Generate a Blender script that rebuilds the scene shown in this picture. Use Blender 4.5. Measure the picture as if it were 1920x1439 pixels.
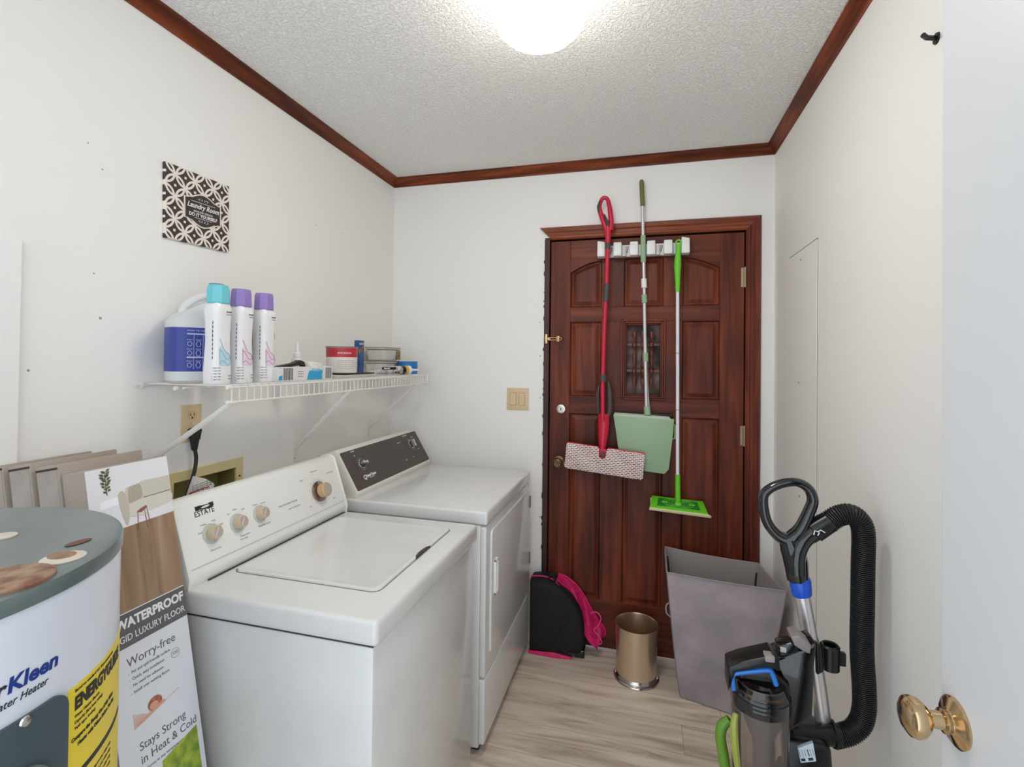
import bpy, bmesh, math, random
from mathutils import Vector, Matrix, noise
PI = math.pi
V = Vector
random.seed(7)
for o in list(bpy.data.objects):
    bpy.data.objects.remove(o)
SC = bpy.context.scene
COL = SC.collection

# ---------------------------------------------------------------- camera
CAM = V((1.3671, -2.5001, 1.4336))
YAW, PITCH, ROLL, FPX, SHY = 0.2622, 0.0111, 0.0114, 926.4, -53.8
cy_, sy_, cp_, sp_ = math.cos(YAW), math.sin(YAW), math.cos(PITCH), math.sin(PITCH)
FW = V((-sy_ * cp_, cy_ * cp_, sp_)); R0 = V((cy_, sy_, 0)); U0 = R0.cross(FW)
RT = R0 * math.cos(ROLL) + U0 * math.sin(ROLL); UP = -R0 * math.sin(ROLL) + U0 * math.cos(ROLL)
cam = bpy.data.cameras.new('camera'); co = bpy.data.objects.new('camera', cam); COL.objects.link(co)
m = Matrix((RT, UP, -FW)).transposed().to_4x4(); m.translation = CAM
co.matrix_world = m
cam.sensor_fit = 'HORIZONTAL'; cam.sensor_width = 36; cam.lens = FPX / 1920 * 36
cam.shift_y = SHY / 1920; cam.clip_start = 0.02
SC.camera = co
# ---------------------------------------------------------------- world: daylight that comes in through the opening behind the camera, widened for light
w = bpy.data.worlds.new('world'); SC.world = w; w.use_nodes = True
bg = w.node_tree.nodes['Background']; bg.inputs[0].default_value = (0.82, 0.91, 1.0, 1); bg.inputs[1].default_value = 1.45
SC.view_settings.view_transform = 'Standard'; SC.view_settings.look = 'None'
SC.view_settings.exposure = 0.45; SC.view_settings.gamma = 1.0; SC.view_settings.use_curve_mapping = False
LAMP_STRENGTH = 21.5
SC.cycles.diffuse_bounces = 8; SC.cycles.max_bounces = 14

# ---------------------------------------------------------------- measuring helpers (turn a spot seen in the photograph into a point on a real plane)
def ray(px, py):
    return FW + RT * ((px - 960) / FPX) - UP * ((py - 719.5 - SHY) / FPX)
def P(px, py, ax, v):
    d = ray(px, py); i = 'xyz'.index(ax); return CAM + d * ((v - CAM[i]) / d[i])
def PP(px, py, o, n):
    d = ray(px, py); return CAM + d * ((o - CAM).dot(n) / d.dot(n))

# ---------------------------------------------------------------- materials
def lin(c):
    return tuple(((x / 255) / 12.92 if x / 255 <= .04045 else ((x / 255 + .055) / 1.055) ** 2.4) for x in c) + (1,)
MATS = {}
def mat(name, rgb, rough=.5, metal=0, bump=0, bscale=80, vary=0, vscale=6, coat=0, emit=0, trans=0, alpha=1, rgb2=None, spec=.5, stretch=None):
    if name in MATS: return MATS[name]
    m = bpy.data.materials.new(name); m.use_nodes = True; nt = m.node_tree; N = nt.nodes; L = nt.links
    b = N['Principled BSDF']; b.inputs['Base Color'].default_value = lin(rgb); b.inputs['Roughness'].default_value = rough
    b.inputs['Metallic'].default_value = metal; b.inputs['Coat Weight'].default_value = coat
    b.inputs['Specular IOR Level'].default_value = spec
    if emit: b.inputs['Emission Color'].default_value = lin(rgb); b.inputs['Emission Strength'].default_value = emit
    if trans: b.inputs['Transmission Weight'].default_value = trans
    b.inputs['Alpha'].default_value = alpha
    tc = N.new('ShaderNodeTexCoord'); mp = N.new('ShaderNodeMapping'); L.new(tc.outputs['Object'], mp.inputs[0])
    if stretch: mp.inputs['Scale'].default_value = stretch
    if vary or rgb2:
        n = N.new('ShaderNodeTexNoise'); n.inputs['Scale'].default_value = vscale; n.inputs['Detail'].default_value = 5; L.new(mp.outputs[0], n.inputs[0])
        r = N.new('ShaderNodeValToRGB'); L.new(n.outputs['Fac'], r.inputs[0])
        c2 = rgb2 or tuple(max(0, x * (1 - vary)) for x in rgb)
        r.color_ramp.elements[0].position = .35; r.color_ramp.elements[1].position = .68
        r.color_ramp.elements[0].color = lin(c2); r.color_ramp.elements[1].color = lin(rgb)
        L.new(r.outputs[0], b.inputs['Base Color'])
    if bump:
        n = N.new('ShaderNodeTexNoise'); n.inputs['Scale'].default_value = bscale; n.inputs['Detail'].default_value = 3; L.new(mp.outputs[0], n.inputs[0])
        bp = N.new('ShaderNodeBump'); bp.inputs['Strength'].default_value = bump; bp.inputs['Distance'].default_value = .002
        L.new(n.outputs['Fac'], bp.inputs['Height']); L.new(bp.outputs[0], b.inputs['Normal'])
    MATS[name] = m; return m

def wood(name, c_hi, c_mid, c_lo, axis=2, scale=1.0, rough=.42, blotch=.5):
    m = bpy.data.materials.new(name); m.use_nodes = True; nt = m.node_tree; N = nt.nodes; L = nt.links
    b = N['Principled BSDF']; b.inputs['Roughness'].default_value = rough; b.inputs['Specular IOR Level'].default_value = .28
    tc = N.new('ShaderNodeTexCoord'); mp = N.new('ShaderNodeMapping'); L.new(tc.outputs['Object'], mp.inputs[0])
    s = [30 * scale] * 3; s[axis] = 2.2 * scale; mp.inputs['Scale'].default_value = s
    n = N.new('ShaderNodeTexNoise'); n.inputs['Scale'].default_value = 1; n.inputs['Detail'].default_value = 7; n.inputs['Distortion'].default_value = .7
    L.new(mp.outputs[0], n.inputs[0])
    r = N.new('ShaderNodeValToRGB'); L.new(n.outputs['Fac'], r.inputs[0]); e = r.color_ramp.elements
    e[0].position = .25; e[0].color = lin(c_lo); e[1].position = .78; e[1].color = lin(c_hi)
    k = e.new(.5); k.color = lin(c_mid)
    mp2 = N.new('ShaderNodeMapping'); L.new(tc.outputs['Object'], mp2.inputs[0]); s2 = [5.] * 3; s2[axis] = 1.6; mp2.inputs['Scale'].default_value = s2
    n2 = N.new('ShaderNodeTexNoise'); n2.inputs['Scale'].default_value = 1; n2.inputs['Detail'].default_value = 4; L.new(mp2.outputs[0], n2.inputs[0])
    r2 = N.new('ShaderNodeValToRGB'); L.new(n2.outputs['Fac'], r2.inputs[0]); e = r2.color_ramp.elements
    e[0].position = .38; e[0].color = (1 - blotch, 1 - blotch, 1 - blotch, 1); e[1].position = .62; e[1].color = (1, 1, 1, 1)
    mx = N.new('ShaderNodeMix'); mx.data_type = 'RGBA'; mx.blend_type = 'MULTIPLY'; mx.inputs[0].default_value = 1
    L.new(r.outputs[0], mx.inputs[6]); L.new(r2.outputs[0], mx.inputs[7]); L.new(mx.outputs[2], b.inputs['Base Color'])
    bp = N.new('ShaderNodeBump'); bp.inputs['Strength'].default_value = .25; bp.inputs['Distance'].default_value = .001
    L.new(n.outputs['Fac'], bp.inputs['Height']); L.new(bp.outputs[0], b.inputs['Normal'])
    MATS[name] = m; return m

def floor_mat():
    m = bpy.data.materials.new('vinyl_plank'); m.use_nodes = True; nt = m.node_tree; N = nt.nodes; L = nt.links
    b = N['Principled BSDF']; b.inputs['Roughness'].default_value = .42
    tc = N.new('ShaderNodeTexCoord'); sx = N.new('ShaderNodeSeparateXYZ'); L.new(tc.outputs['Object'], sx.inputs[0])
    def M(op, a, bb=None, c=None):
        k = N.new('ShaderNodeMath'); k.operation = op
        for i, q in enumerate((a, bb, c)):
            if q is None: continue
            if isinstance(q, (int, float)): k.inputs[i].default_value = q
            else: L.new(q, k.inputs[i])
        return k.outputs[0]
    yy = M('DIVIDE', M('ADD', sx.outputs[1], 10.03), .155); row = M('FLOOR', yy); fy = M('FRACT', yy)
    wn = N.new('ShaderNodeTexWhiteNoise'); wn.noise_dimensions = '1D'; L.new(row, wn.inputs['W'])
    xx = M('DIVIDE', M('ADD', sx.outputs[0], M('MULTIPLY', wn.outputs['Value'], 7.3)), 1.22); pl = M('FLOOR', xx); fx = M('FRACT', xx)
    idn = M('ADD', M('MULTIPLY', row, 17.31), pl)
    w2 = N.new('ShaderNodeTexWhiteNoise'); w2.noise_dimensions = '1D'; L.new(idn, w2.inputs['W'])
    cb = N.new('ShaderNodeCombineXYZ'); L.new(M('MULTIPLY', sx.outputs[0], 1.3), cb.inputs[0]); L.new(M('MULTIPLY', sx.outputs[1], 13), cb.inputs[1]); L.new(M('MULTIPLY', idn, 3.7), cb.inputs[2])
    n = N.new('ShaderNodeTexNoise'); n.inputs['Scale'].default_value = 1.6; n.inputs['Detail'].default_value = 7; n.inputs['Distortion'].default_value = 1.0; n.inputs['Roughness'].default_value = .6
    L.new(cb.outputs[0], n.inputs[0])
    r = N.new('ShaderNodeValToRGB'); L.new(n.outputs['Fac'], r.inputs[0]); e = r.color_ramp.elements
    e[0].position = .28; e[0].color = lin((176, 156, 138)); e[1].position = .62; e[1].color = lin((238, 223, 205)); k = e.new(.45); k.color = lin((219, 202, 182))
    v = M('ADD', M('MULTIPLY', w2.outputs['Value'], .24), .82)
    mx = N.new('ShaderNodeMix'); mx.data_type = 'RGBA'; mx.blend_type = 'MULTIPLY'; mx.inputs[0].default_value = 1
    cv = N.new('ShaderNodeCombineXYZ'); [L.new(v, cv.inputs[i]) for i in range(3)]
    L.new(r.outputs[0], mx.inputs[6]); L.new(cv.outputs[0], mx.inputs[7])
    seam = M('MAXIMUM', M('LESS_THAN', fy, .014), M('LESS_THAN', fx, .0022))
    m2 = N.new('ShaderNodeMix'); m2.data_type = 'RGBA'; L.new(M('MULTIPLY', seam, .45), m2.inputs[0]); L.new(mx.outputs[2], m2.inputs[6]); m2.inputs[7].default_value = lin((110, 95, 82))
    L.new(m2.outputs[2], b.inputs['Base Color'])
    bp = N.new('ShaderNodeBump'); bp.inputs['Strength'].default_value = .2; bp.inputs['Distance'].default_value = .001; L.new(n.outputs['Fac'], bp.inputs['Height']); L.new(bp.outputs[0], b.inputs['Normal'])
    return m

def ceiling_mat():
    m = bpy.data.materials.new('popcorn_ceiling'); m.use_nodes = True; nt = m.node_tree; N = nt.nodes; L = nt.links
    b = N['Principled BSDF']; b.inputs['Roughness'].default_value = .75; b.inputs['Base Color'].default_value = lin((247, 245, 241))
    tc = N.new('ShaderNodeTexCoord')
    n = N.new('ShaderNodeTexNoise'); n.inputs['Scale'].default_value = 118; n.inputs['Detail'].default_value = 3; n.inputs['Roughness'].default_value = .6; n.inputs['Distortion'].default_value = .6
    L.new(tc.outputs['Object'], n.inputs[0])
    r = N.new('ShaderNodeValToRGB'); r.color_ramp.elements[0].position = .45; r.color_ramp.elements[1].position = .66; L.new(n.outputs['Fac'], r.inputs[0])
    bp = N.new('ShaderNodeBump'); bp.inputs['Strength'].default_value = .75; bp.inputs['Distance'].default_value = .0045
    L.new(r.outputs[0], bp.inputs['Height']); L.new(bp.outputs[0], b.inputs['Normal'])
    return m

def lattice_mat():   # overlapping ring print of the little canvas sign; local y = across, z = up
    m = bpy.data.materials.new('lattice_print'); m.use_nodes = True; nt = m.node_tree; N = nt.nodes; L = nt.links
    b = N['Principled BSDF']; b.inputs['Roughness'].default_value = .8
    tc = N.new('ShaderNodeTexCoord'); sx = N.new('ShaderNodeSeparateXYZ'); L.new(tc.outputs['Object'], sx.inputs[0])
    def M(op, a, bb=None):
        k = N.new('ShaderNodeMath'); k.operation = op
        for i, q in enumerate((a, bb)):
            if q is None: continue
            if isinstance(q, (int, float)): k.inputs[i].default_value = q
            else: L.new(q, k.inputs[i])
        return k.outputs[0]
    c = .0475
    pu = M('MULTIPLY', M('ADD', sx.outputs[1], sx.outputs[2]), .7071); pv = M('MULTIPLY', M('SUBTRACT', sx.outputs[1], sx.outputs[2]), .7071)
    fu = M('SUBTRACT', M('FRACT', M('ADD', M('DIVIDE', pu, c), 10.02)), .5)
    fv = M('SUBTRACT', M('FRACT', M('ADD', M('DIVIDE', pv, c), 10.48)), .5)
    acc = None
    for (a, d) in ((0, 0), (1, 0), (-1, 0), (0, 1), (0, -1), (1, 1), (-1, -1), (1, -1), (-1, 1)):
        du = M('SUBTRACT', fu, a); dv = M('SUBTRACT', fv, d)
        dist = M('SQRT', M('ADD', M('MULTIPLY', du, du), M('MULTIPLY', dv, dv)))
        t = M('LESS_THAN', M('ABSOLUTE', M('SUBTRACT', dist, .640)), .072)
        acc = t if acc is None else M('MAXIMUM', acc, t)
    dia = M('LESS_THAN', M('ADD', M('ABSOLUTE', fu), M('ABSOLUTE', fv)), .11)
    # second lattice of diamonds at the crossings
    acc = M('MAXIMUM', acc, dia)
    mx = N.new('ShaderNodeMix'); mx.data_type = 'RGBA'; L.new(acc, mx.inputs[0]); mx.inputs[6].default_value = lin((66, 56, 50)); mx.inputs[7].default_value = lin((232, 222, 212))
    L.new(mx.outputs[2], b.inputs['Base Color']); return m

WALL = mat('white_wall_paint', (238, 236, 232), .62, bump=.12, bscale=220)
WHITE_PAINT = mat('white_door_paint', (212, 213, 215), .4)
CEIL = ceiling_mat(); FLOOR = floor_mat()
TRIM_Y = wood('crown_wood_y', (168, 86, 44), (116, 52, 25), (62, 24, 12), axis=1)
TRIM_X = wood('crown_wood_x', (168, 86, 44), (116, 52, 25), (62, 24, 12), axis=0)
CAS_X = wood('casing_wood_x', (168, 92, 60), (134, 68, 44), (88, 40, 26), axis=0, blotch=.25)
CAS_Z = wood('casing_wood_z', (144, 74, 50), (114, 52, 35), (72, 31, 22), axis=2, blotch=.25)
DOORW = wood('door_wood_vertical', (140, 68, 38), (110, 48, 27), (76, 31, 19), axis=2, blotch=.55, rough=.45)
DOORH = wood('door_wood_rail', (140, 68, 40), (110, 49, 29), (78, 33, 21), axis=0, blotch=.5, rough=.45)
DARKJ = mat('dark_jamb', (74, 36, 30), .5, vary=.3)
ENAMEL = mat('white_enamel', (226, 226, 224), .22, coat=.3, vary=.03)
ENAMEL2 = mat('white_enamel_console', (236, 236, 232), .3)
PLASTIC_W = mat('white_plastic', (232, 232, 230), .35)
WIRE = mat('white_vinyl_wire', (226, 222, 216), .4)
CHROME = mat('chrome', (225, 222, 218), .12, 1)
STEEL = mat('brushed_steel', (226, 208, 186), .3, 1, bump=.15, bscale=300, stretch=(1, 1, .02))
BRASS = mat('brass', (206, 178, 138), .14, 1)
BRONZE = mat('aged_bronze', (110, 84, 66), .3, .9)
IVORY = mat('ivory_plastic', (214, 190, 152), .4)
CREAMBOX = mat('cream_box_plastic', (216, 200, 150), .5)
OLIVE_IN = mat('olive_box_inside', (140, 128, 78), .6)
BLACK = mat('black_plastic', (18, 20, 22), .28)
BLACKG = mat('black_gloss', (14, 18, 22), .1, coat=.6)
BLACKR = mat('black_rubber', (26, 26, 28), .5)
DARK_TXT = mat('dark_print', (40, 38, 40), .6)
GREY_TXT = mat('grey_print', (166, 164, 160), .6)
WHITE_TXT = mat('white_print', (236, 234, 232), .6)
RED = mat('crimson_plastic', (196, 18, 56), .3)
GREEN = mat('lime_plastic', (104, 200, 40), .35)
SAGE = mat('sage_plastic', (150, 178, 142), .45)
OLIVE = mat('olive_grip', (110, 110, 66), .6)
SILVER = mat('silver_tube', (210, 206, 208), .38, .6)
WHITE_TUBE = mat('white_tube', (232, 228, 236), .35)
GREYP = mat('grey_plastic', (74, 66, 62), .5)

# ---------------------------------------------------------------- mesh building
class MB:
    def __init__(s): s.v = []; s.f = []; s.m = []
    def add(s, vs, fs, mi=0, M=None):
        k = len(s.v); s.v += [tuple(M @ V(p)) if M else tuple(p) for p in vs]
        s.f += [tuple(k + i for i in f) for f in fs]; s.m += [mi] * len(fs); return s
    def bm(s, bm, mi=0, M=None):
        bm.verts.index_update(); s.add([v.co for v in bm.verts], [[v.index for v in f.verts] for f in bm.faces], mi, M); bm.free(); return s
    def box(s, lo, hi, bev=0, seg=2, mi=0, M=None):
        bm = bmesh.new(); bmesh.ops.create_cube(bm, size=1)
        for v in bm.verts:
            v.co = V([(lo[i] + hi[i]) / 2 + v.co[i] * (hi[i] - lo[i]) for i in range(3)])
        if bev: bmesh.ops.bevel(bm, geom=bm.edges[:] , offset=bev, segments=seg, profile=.5, affect='EDGES')
        return s.bm(bm, mi, M)
    def hexa(s, p, bev=0, seg=2, mi=0, M=None):   # 8 points: bottom ring 4, top ring 4
        bm = bmesh.new(); vs = [bm.verts.new(q) for q in p]
        for f in ((3, 2, 1, 0), (4, 5, 6, 7), (0, 1, 5, 4), (1, 2, 6, 5), (2, 3, 7, 6), (3, 0, 4, 7)): bm.faces.new([vs[i] for i in f])
        bmesh.ops.recalc_face_normals(bm, faces=bm.faces)
        if bev: bmesh.ops.bevel(bm, geom=bm.edges[:], offset=bev, segments=seg, profile=.5, affect='EDGES')
        return s.bm(bm, mi, M)
    def prism(s, pts, d, M=None, bev=0, seg=2, mi=0):   # 2-D outline in local XY, extruded along local Z by d
        bm = bmesh.new(); a = [bm.verts.new((x, y, 0)) for x, y in pts]; b = [bm.verts.new((x, y, d)) for x, y in pts]
        n = len(pts); bm.faces.new(a[::-1]); bm.faces.new(b)
        for i in range(n): bm.faces.new((a[i], a[(i + 1) % n], b[(i + 1) % n], b[i]))
        bmesh.ops.recalc_face_normals(bm, faces=bm.faces)
        if bev: bmesh.ops.bevel(bm, geom=[e for e in bm.edges], offset=bev, segments=seg, profile=.5, affect='EDGES')
        return s.bm(bm, mi, M)
    def lathe(s, prof, M=None, n=32, mi=0, sx=1, sy=1, closed=False, a0=0, a1=2 * PI):   # profile (r, z)
        full = abs(a1 - a0 - 2 * PI) < 1e-6; k = n if full else n + 1
        vs = [];
        for (r, z) in prof:
            for i in range(k):
                a = a0 + (a1 - a0) * i / n; vs.append((r * math.cos(a) * sx, r * math.sin(a) * sy, z))
        fs = []
        for j in range(len(prof) - 1):
            for i in range(n):
                i2 = (i + 1) % k if full else i + 1
                fs.append((j * k + i, j * k + i2, (j + 1) * k + i2, (j + 1) * k + i))
        if full:
            if prof[0][0] > 1e-6: fs.append(tuple(range(k))[::-1])
            if prof[-1][0] > 1e-6 and not closed: fs.append(tuple((len(prof) - 1) * k + i for i in range(k)))
        return s.add(vs, fs, mi, M)
    def loft(s, rings, mi=0, cap=True, M=None, close=True):
        n = len(rings[0]); vs = [p for r in rings for p in r]; fs = []
        for j in range(len(rings) - 1):
            for i in range(n if close else n - 1):
                fs.append((j * n + i, j * n + (i + 1) % n, (j + 1) * n + (i + 1) % n, (j + 1) * n + i))
        if cap: fs.append(tuple(range(n))[::-1]); fs.append(tuple((len(rings) - 1) * n + i for i in range(n)))
        return s.add(vs, fs, mi, M)
    def tube(s, pts, r, n=10, mi=0, closed=False, flat=1.0, smooth=0, upv=None):
        pts = [V(p) for p in pts]
        if smooth: pts, r = curve(pts, smooth, closed, r)
        rs = r if isinstance(r, (list, tuple)) else [r] * len(pts)
        rings = []; N_ = len(pts); pu = None
        for i, p in enumerate(pts):
            a = pts[(i - 1) % N_] if closed or i > 0 else p; b = pts[(i + 1) % N_] if closed or i < N_ - 1 else p
            t = (b - a).normalized()
            if pu is None:
                ref = V(upv) if upv else (V((0, 0, 1)) if abs(t.z) < .9 else V((0, 1, 0)))
                pu = (ref - t * ref.dot(t)).normalized()
            else:
                pu = (pu - t * pu.dot(t)); pu = pu.normalized() if pu.length > 1e-6 else t.orthogonal().normalized()
            sd = t.cross(pu)
            rings.append([p + (pu * math.cos(2 * PI * k / n) * flat + sd * math.sin(2 * PI * k / n)) * rs[i] for k in range(n)])
        if closed: rings.append(rings[0]); return s.loft(rings, mi, cap=False)
        return s.loft(rings, mi)
    def text(s, txt, size, M, bold=0, shear=0, align='LEFT', mi=0, wrap=None, sx=1.0, ext=.0002, spacing=1.0):
        c = bpy.data.curves.new('t', 'FONT'); c.body = txt; c.size = size; c.extrude = ext; c.offset = bold; c.shear = shear; c.align_x = align; c.space_character = spacing; c.resolution_u = 3
        o = bpy.data.objects.new('t', c); me = bpy.data.meshes.new_from_object(o)
        vs = [V((v.co.x * sx, v.co.y, v.co.z)) for v in me.vertices]
        vs = [wrap(p) for p in vs] if wrap else [M @ p for p in vs]
        s.add(vs, [tuple(p.vertices) for p in me.polygons], mi)
        bpy.data.objects.remove(o); bpy.data.curves.remove(c); bpy.data.meshes.remove(me); return s
    def build(s, name, mats, parent=None, world=False, smooth=35, loc=None):
        me = bpy.data.meshes.new(name)
        vs = s.v
        if world and parent is not None:
            inv = full(parent).inverted(); vs = [tuple(inv @ V(p)) for p in vs]
        if loc is not None: vs = [tuple(V(p) - V(loc)) for p in vs]
        me.from_pydata(vs, [], s.f); mats = mats if isinstance(mats, (list, tuple)) else [mats]
        for q in mats: me.materials.append(q)
        if len(mats) > 1: me.polygons.foreach_set('material_index', s.m)
        bm = bmesh.new(); bm.from_mesh(me); bmesh.ops.recalc_face_normals(bm, faces=bm.faces); bm.to_mesh(me); bm.free()
        if smooth: me.polygons.foreach_set('use_smooth', [True] * len(me.polygons)); me.set_sharp_from_angle(angle=math.radians(smooth))
        o = bpy.data.objects.new(name, me); COL.objects.link(o); o.parent = parent
        if loc is not None: o.location = loc
        return o

def full(o):
    m = o.matrix_basis.copy()
    while o.parent: o = o.parent; m = o.matrix_basis @ m
    return m
def curve(pts, k, closed=False, r=None):   # Catmull-Rom
    n = len(pts); out = []; ro = []; rs = r if isinstance(r, (list, tuple)) else None
    for i in range(n if closed else n - 1):
        g = lambda j: pts[j % n] if closed else pts[max(0, min(n - 1, j))]
        p0, p1, p2, p3 = g(i - 1), g(i), g(i + 1), g(i + 2)
        for q in range(k):
            t = q / k
            out.append(.5 * ((2 * p1) + (p2 - p0) * t + (2 * p0 - 5 * p1 + 4 * p2 - p3) * t * t + (3 * p1 - p0 - 3 * p2 + p3) * t ** 3))
            if rs: ro.append(rs[i] * (1 - t) + rs[(i + 1) % n] * t)
    if not closed:
        out.append(pts[-1])
        if rs: ro.append(rs[-1])
    return out, (ro if rs else r)
def frame(o, u, v):
    u = V(u).normalized(); v = V(v); v = (v - u * v.dot(u)).normalized(); w_ = u.cross(v)
    m = Matrix((u, v, w_)).transposed().to_4x4(); m.translation = V(o); return m
def T(x, y, z): return Matrix.Translation((x, y, z))
def along(a, b):   # matrix whose local Z runs from a to b
    a, b = V(a), V(b); d = b - a; q = V((0, 0, 1)).rotation_difference(d.normalized()).to_matrix().to_4x4(); q.translation = a; return q
def tag(o, label, cat, group=None, kind=None):
    o['label'] = label; o['category'] = cat
    if group: o['group'] = group
    if kind: o['kind'] = kind
    return o
def thing(name, label, cat, loc=(0, 0, 0), rotz=0, group=None):
    o = bpy.data.objects.new(name, None); COL.objects.link(o); o.location = loc; o.rotation_euler = (0, 0, rotz); o.empty_display_size = .05
    return tag(o, label, cat, group)
def struct(o): o['kind'] = 'structure'; return o
def rrect(w_, h, r, n=5, cx=0, cy=0):
    pts = []
    for (sx, sy, a) in ((1, 1, 0), (-1, 1, 90), (-1, -1, 180), (1, -1, 270)):
        for i in range(n + 1):
            t = math.radians(a + 90 * i / n); pts.append((cx + sx * (w_ / 2 - r) + r * math.cos(t), cy + sy * (h / 2 - r) + r * math.sin(t)))
    return pts

# ================================================================= ROOM
W, H, YF = 1.9413, 2.44, -2.56
struct(MB().box((-.1, YF - .1, -.05), (W + .1, .1, 0)).build('floor', FLOOR, smooth=0))
struct(MB().box((-.1, YF - .1, H), (W + .1, .1, H + .05)).build('ceiling', CEIL, smooth=0))
# left wall with the hole of the laundry outlet box
BY0, BY1, BZ0, BZ1 = -1.325, -1.09, .93, 1.052
b = MB(); b.box((-.1, YF, 0), (0, BY0, H)).box((-.1, BY1, 0), (0, 0, H)).box((-.1, BY0, 0), (0, BY1, BZ0)).box((-.1, BY0, BZ1), (0, BY1, H))
struct(b.build('wall_left', WALL, smooth=0))
struct(MB().box((W, YF, 0), (W + .1, 0, H)).build('wall_right', WALL, smooth=0))
DX0, DX1, DZ = .8985, 1.8143, 2.049
b = MB(); b.box((-.1, 0, 0), (.866, .1, H)).box((1.832, 0, 0), (W + .1, .1, H)).box((.866, 0, 2.066), (1.832, .1, H))
struct(b.build('wall_back', WALL, smooth=0))
b = MB(); b.box((-.1, YF - .1, 0), (.06, YF, H)).box((1.88, YF - .1, 0), (W + .1, YF, H)).box((.06, YF - .1, 2.38), (1.88, YF, H))  # unseen front wall, its opening widened well past a doorway to brighten the room
struct(b.build('wall_front', WALL, smooth=0))
# old nail holes and scuffs in the plaster
NH = mat('nail_hole_dark', (158, 154, 150), .9)
wl = bpy.data.objects['wall_left']; wb = bpy.data.objects['wall_back']
for px_, py_, r_ in ((192, 318, .003), (176, 513, .003), (188, 597, .005), (53, 695, .004), (593, 422, .003), (640, 437, .003), (165, 268, .0025), (796, 658, .003)):
    q = P(px_, py_, 'x', 0); r_ *= .75; MB().lathe([(0, .0006), (r_, .0004), (r_, 0)], frame((0, q.y, q.z), (0, 1, 0), (0, 0, 1)), 8).build('nail_hole', NH, wl)
for px_, py_, r_ in ((1013, 746, .003), (1014, 462, .002), (1012, 605, .003), (1013, 668, .004), (1014, 852, .002), (1012, 970, .004)):
    q = P(px_, py_, 'y', 0); MB().lathe([(0, .0006), (r_, .0004), (r_, 0)], frame((q.x, 0, q.z), (1, 0, 0), (0, 0, 1)), 8).build('nail_hole', NH, wb)
# crown trim, mitred
prof = [(0, .0443), (.005, .0443), (.0065, .040), (.0065, .034), (.010, .031), (.010, .027), (.018, .020), (.028, .013), (.033, .008), (.0373, .006), (.0373, 0), (0, 0)]
def crown(name, f0, f1, mt):
    r0 = [f0(a, c) for a, c in prof]; r1 = [f1(a, c) for a, c in prof]
    struct(MB().loft([r0, r1]).build(name, mt, smooth=0))
crown('trim_1', lambda a, c: (a, -a, H - c), lambda a, c: (a, YF + a, H - c), TRIM_Y)
crown('trim_2', lambda a, c: (a, -a, H - c), lambda a, c: (W - a, -a, H - c), TRIM_X)
crown('trim_3', lambda a, c: (W - a, -a, H - c), lambda a, c: (W - a, YF + a, H - c), TRIM_Y)
# door casing (top and right; the left side has lost its casing)
cp = [(0, 0), (0, .012), (.008, .020), (.016, .020), (.020, .015), (.034, .015), (.040, .021), (.056, .021), (.062, .014), (.068, 0)]
def cas(name, A, B, mt): struct(MB().loft([[A(a, t) for a, t in cp], [B(a, t) for a, t in cp]]).build(name, mt, smooth=0))
cas('trim_4', lambda a, t: (.905 - a * 1.0, -t, 2.053 + a), lambda a, t: (1.818 + a, -t, 2.053 + a), CAS_X)
cas('trim_5', lambda a, t: (1.818 + a, -t, 2.053 + a), lambda a, t: (1.818 + a, -t, 0), CAS_Z)
b = MB(); b.box((.866, -.006, 0), (.893, .1, 2.055), .002); b.box((.866, -.0, 2.054), (1.832, .1, 2.066)); b.box((1.819, -.0, 0), (1.832, .1, 2.054))
b.box((.893, .045, 0), (.905, .1, 2.054)).box((1.806, .045, 0), (1.819, .1, 2.054)).box((.893, .05, 2.04), (1.819, .1, 2.054))
random.seed(3)
for i in range(26):   # splinters and torn plaster along the bare jamb edge
    z = random.uniform(.2, 2.0); b.box((.8655 - random.uniform(.001, .003), -.008, z), (.868, -.001, z + random.uniform(.004, .02)))
struct(b.build('trim_6', DARKJ, smooth=0))
# access panel on right wall
b = MB(); b.box((W - .0025, -.585, .02), (W + .001, -.25, 1.865), .001, 1)
o = struct(b.build('trim_7', WALL, smooth=0))
g = MB(); g.box((W - .0012, -.5885, .0), (W - .0002, -.586, 1.868)); g.box((W - .0012, -.2495, .6), (W - .0002, -.247, 1.868)); g.box((W - .0012, -.5885, 1.8655), (W - .0002, -.247, 1.869))
g.build('panel_gap', mat('gap_shadow_line', (150, 145, 138), .9), o, smooth=0)
g = MB()
for (y, z) in ((-.40, 1.83), (-.385, 1.36), (-.40, .93)): g.lathe([(0, .0006), (.004, .0005), (.004, 0)], frame((W - .0026, y, z), (0, -1, 0), (0, 0, 1)), 8)
g.build('nail_head', BLACKR, o)
# painted backing board at the near end of the left wall
struct(MB().box((0, -2.3, .0), (.012, -1.713, 1.690), .003).build('trim_8', WALL, smooth=0))
# thermostat wire stub / peg on right wall
pk = P(1757, 72, 'x', W)
b = MB(); b.tube([(W, pk.y, pk.z), (W - .02, pk.y - .004, pk.z + .002), (W - .03, pk.y - .012, pk.z + .004)], .005, 8)
b.lathe([(0, .0), (.012, .0), (.011, .003), (0, .004)], frame((W, pk.y, pk.z), (0, -1, 0), (0, 0, 1)), 14)
tag(b.build('wall_peg', BLACK, loc=(W, pk.y, pk.z)), 'small black peg sticking out high on the right wall above the white door', 'peg')

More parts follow.
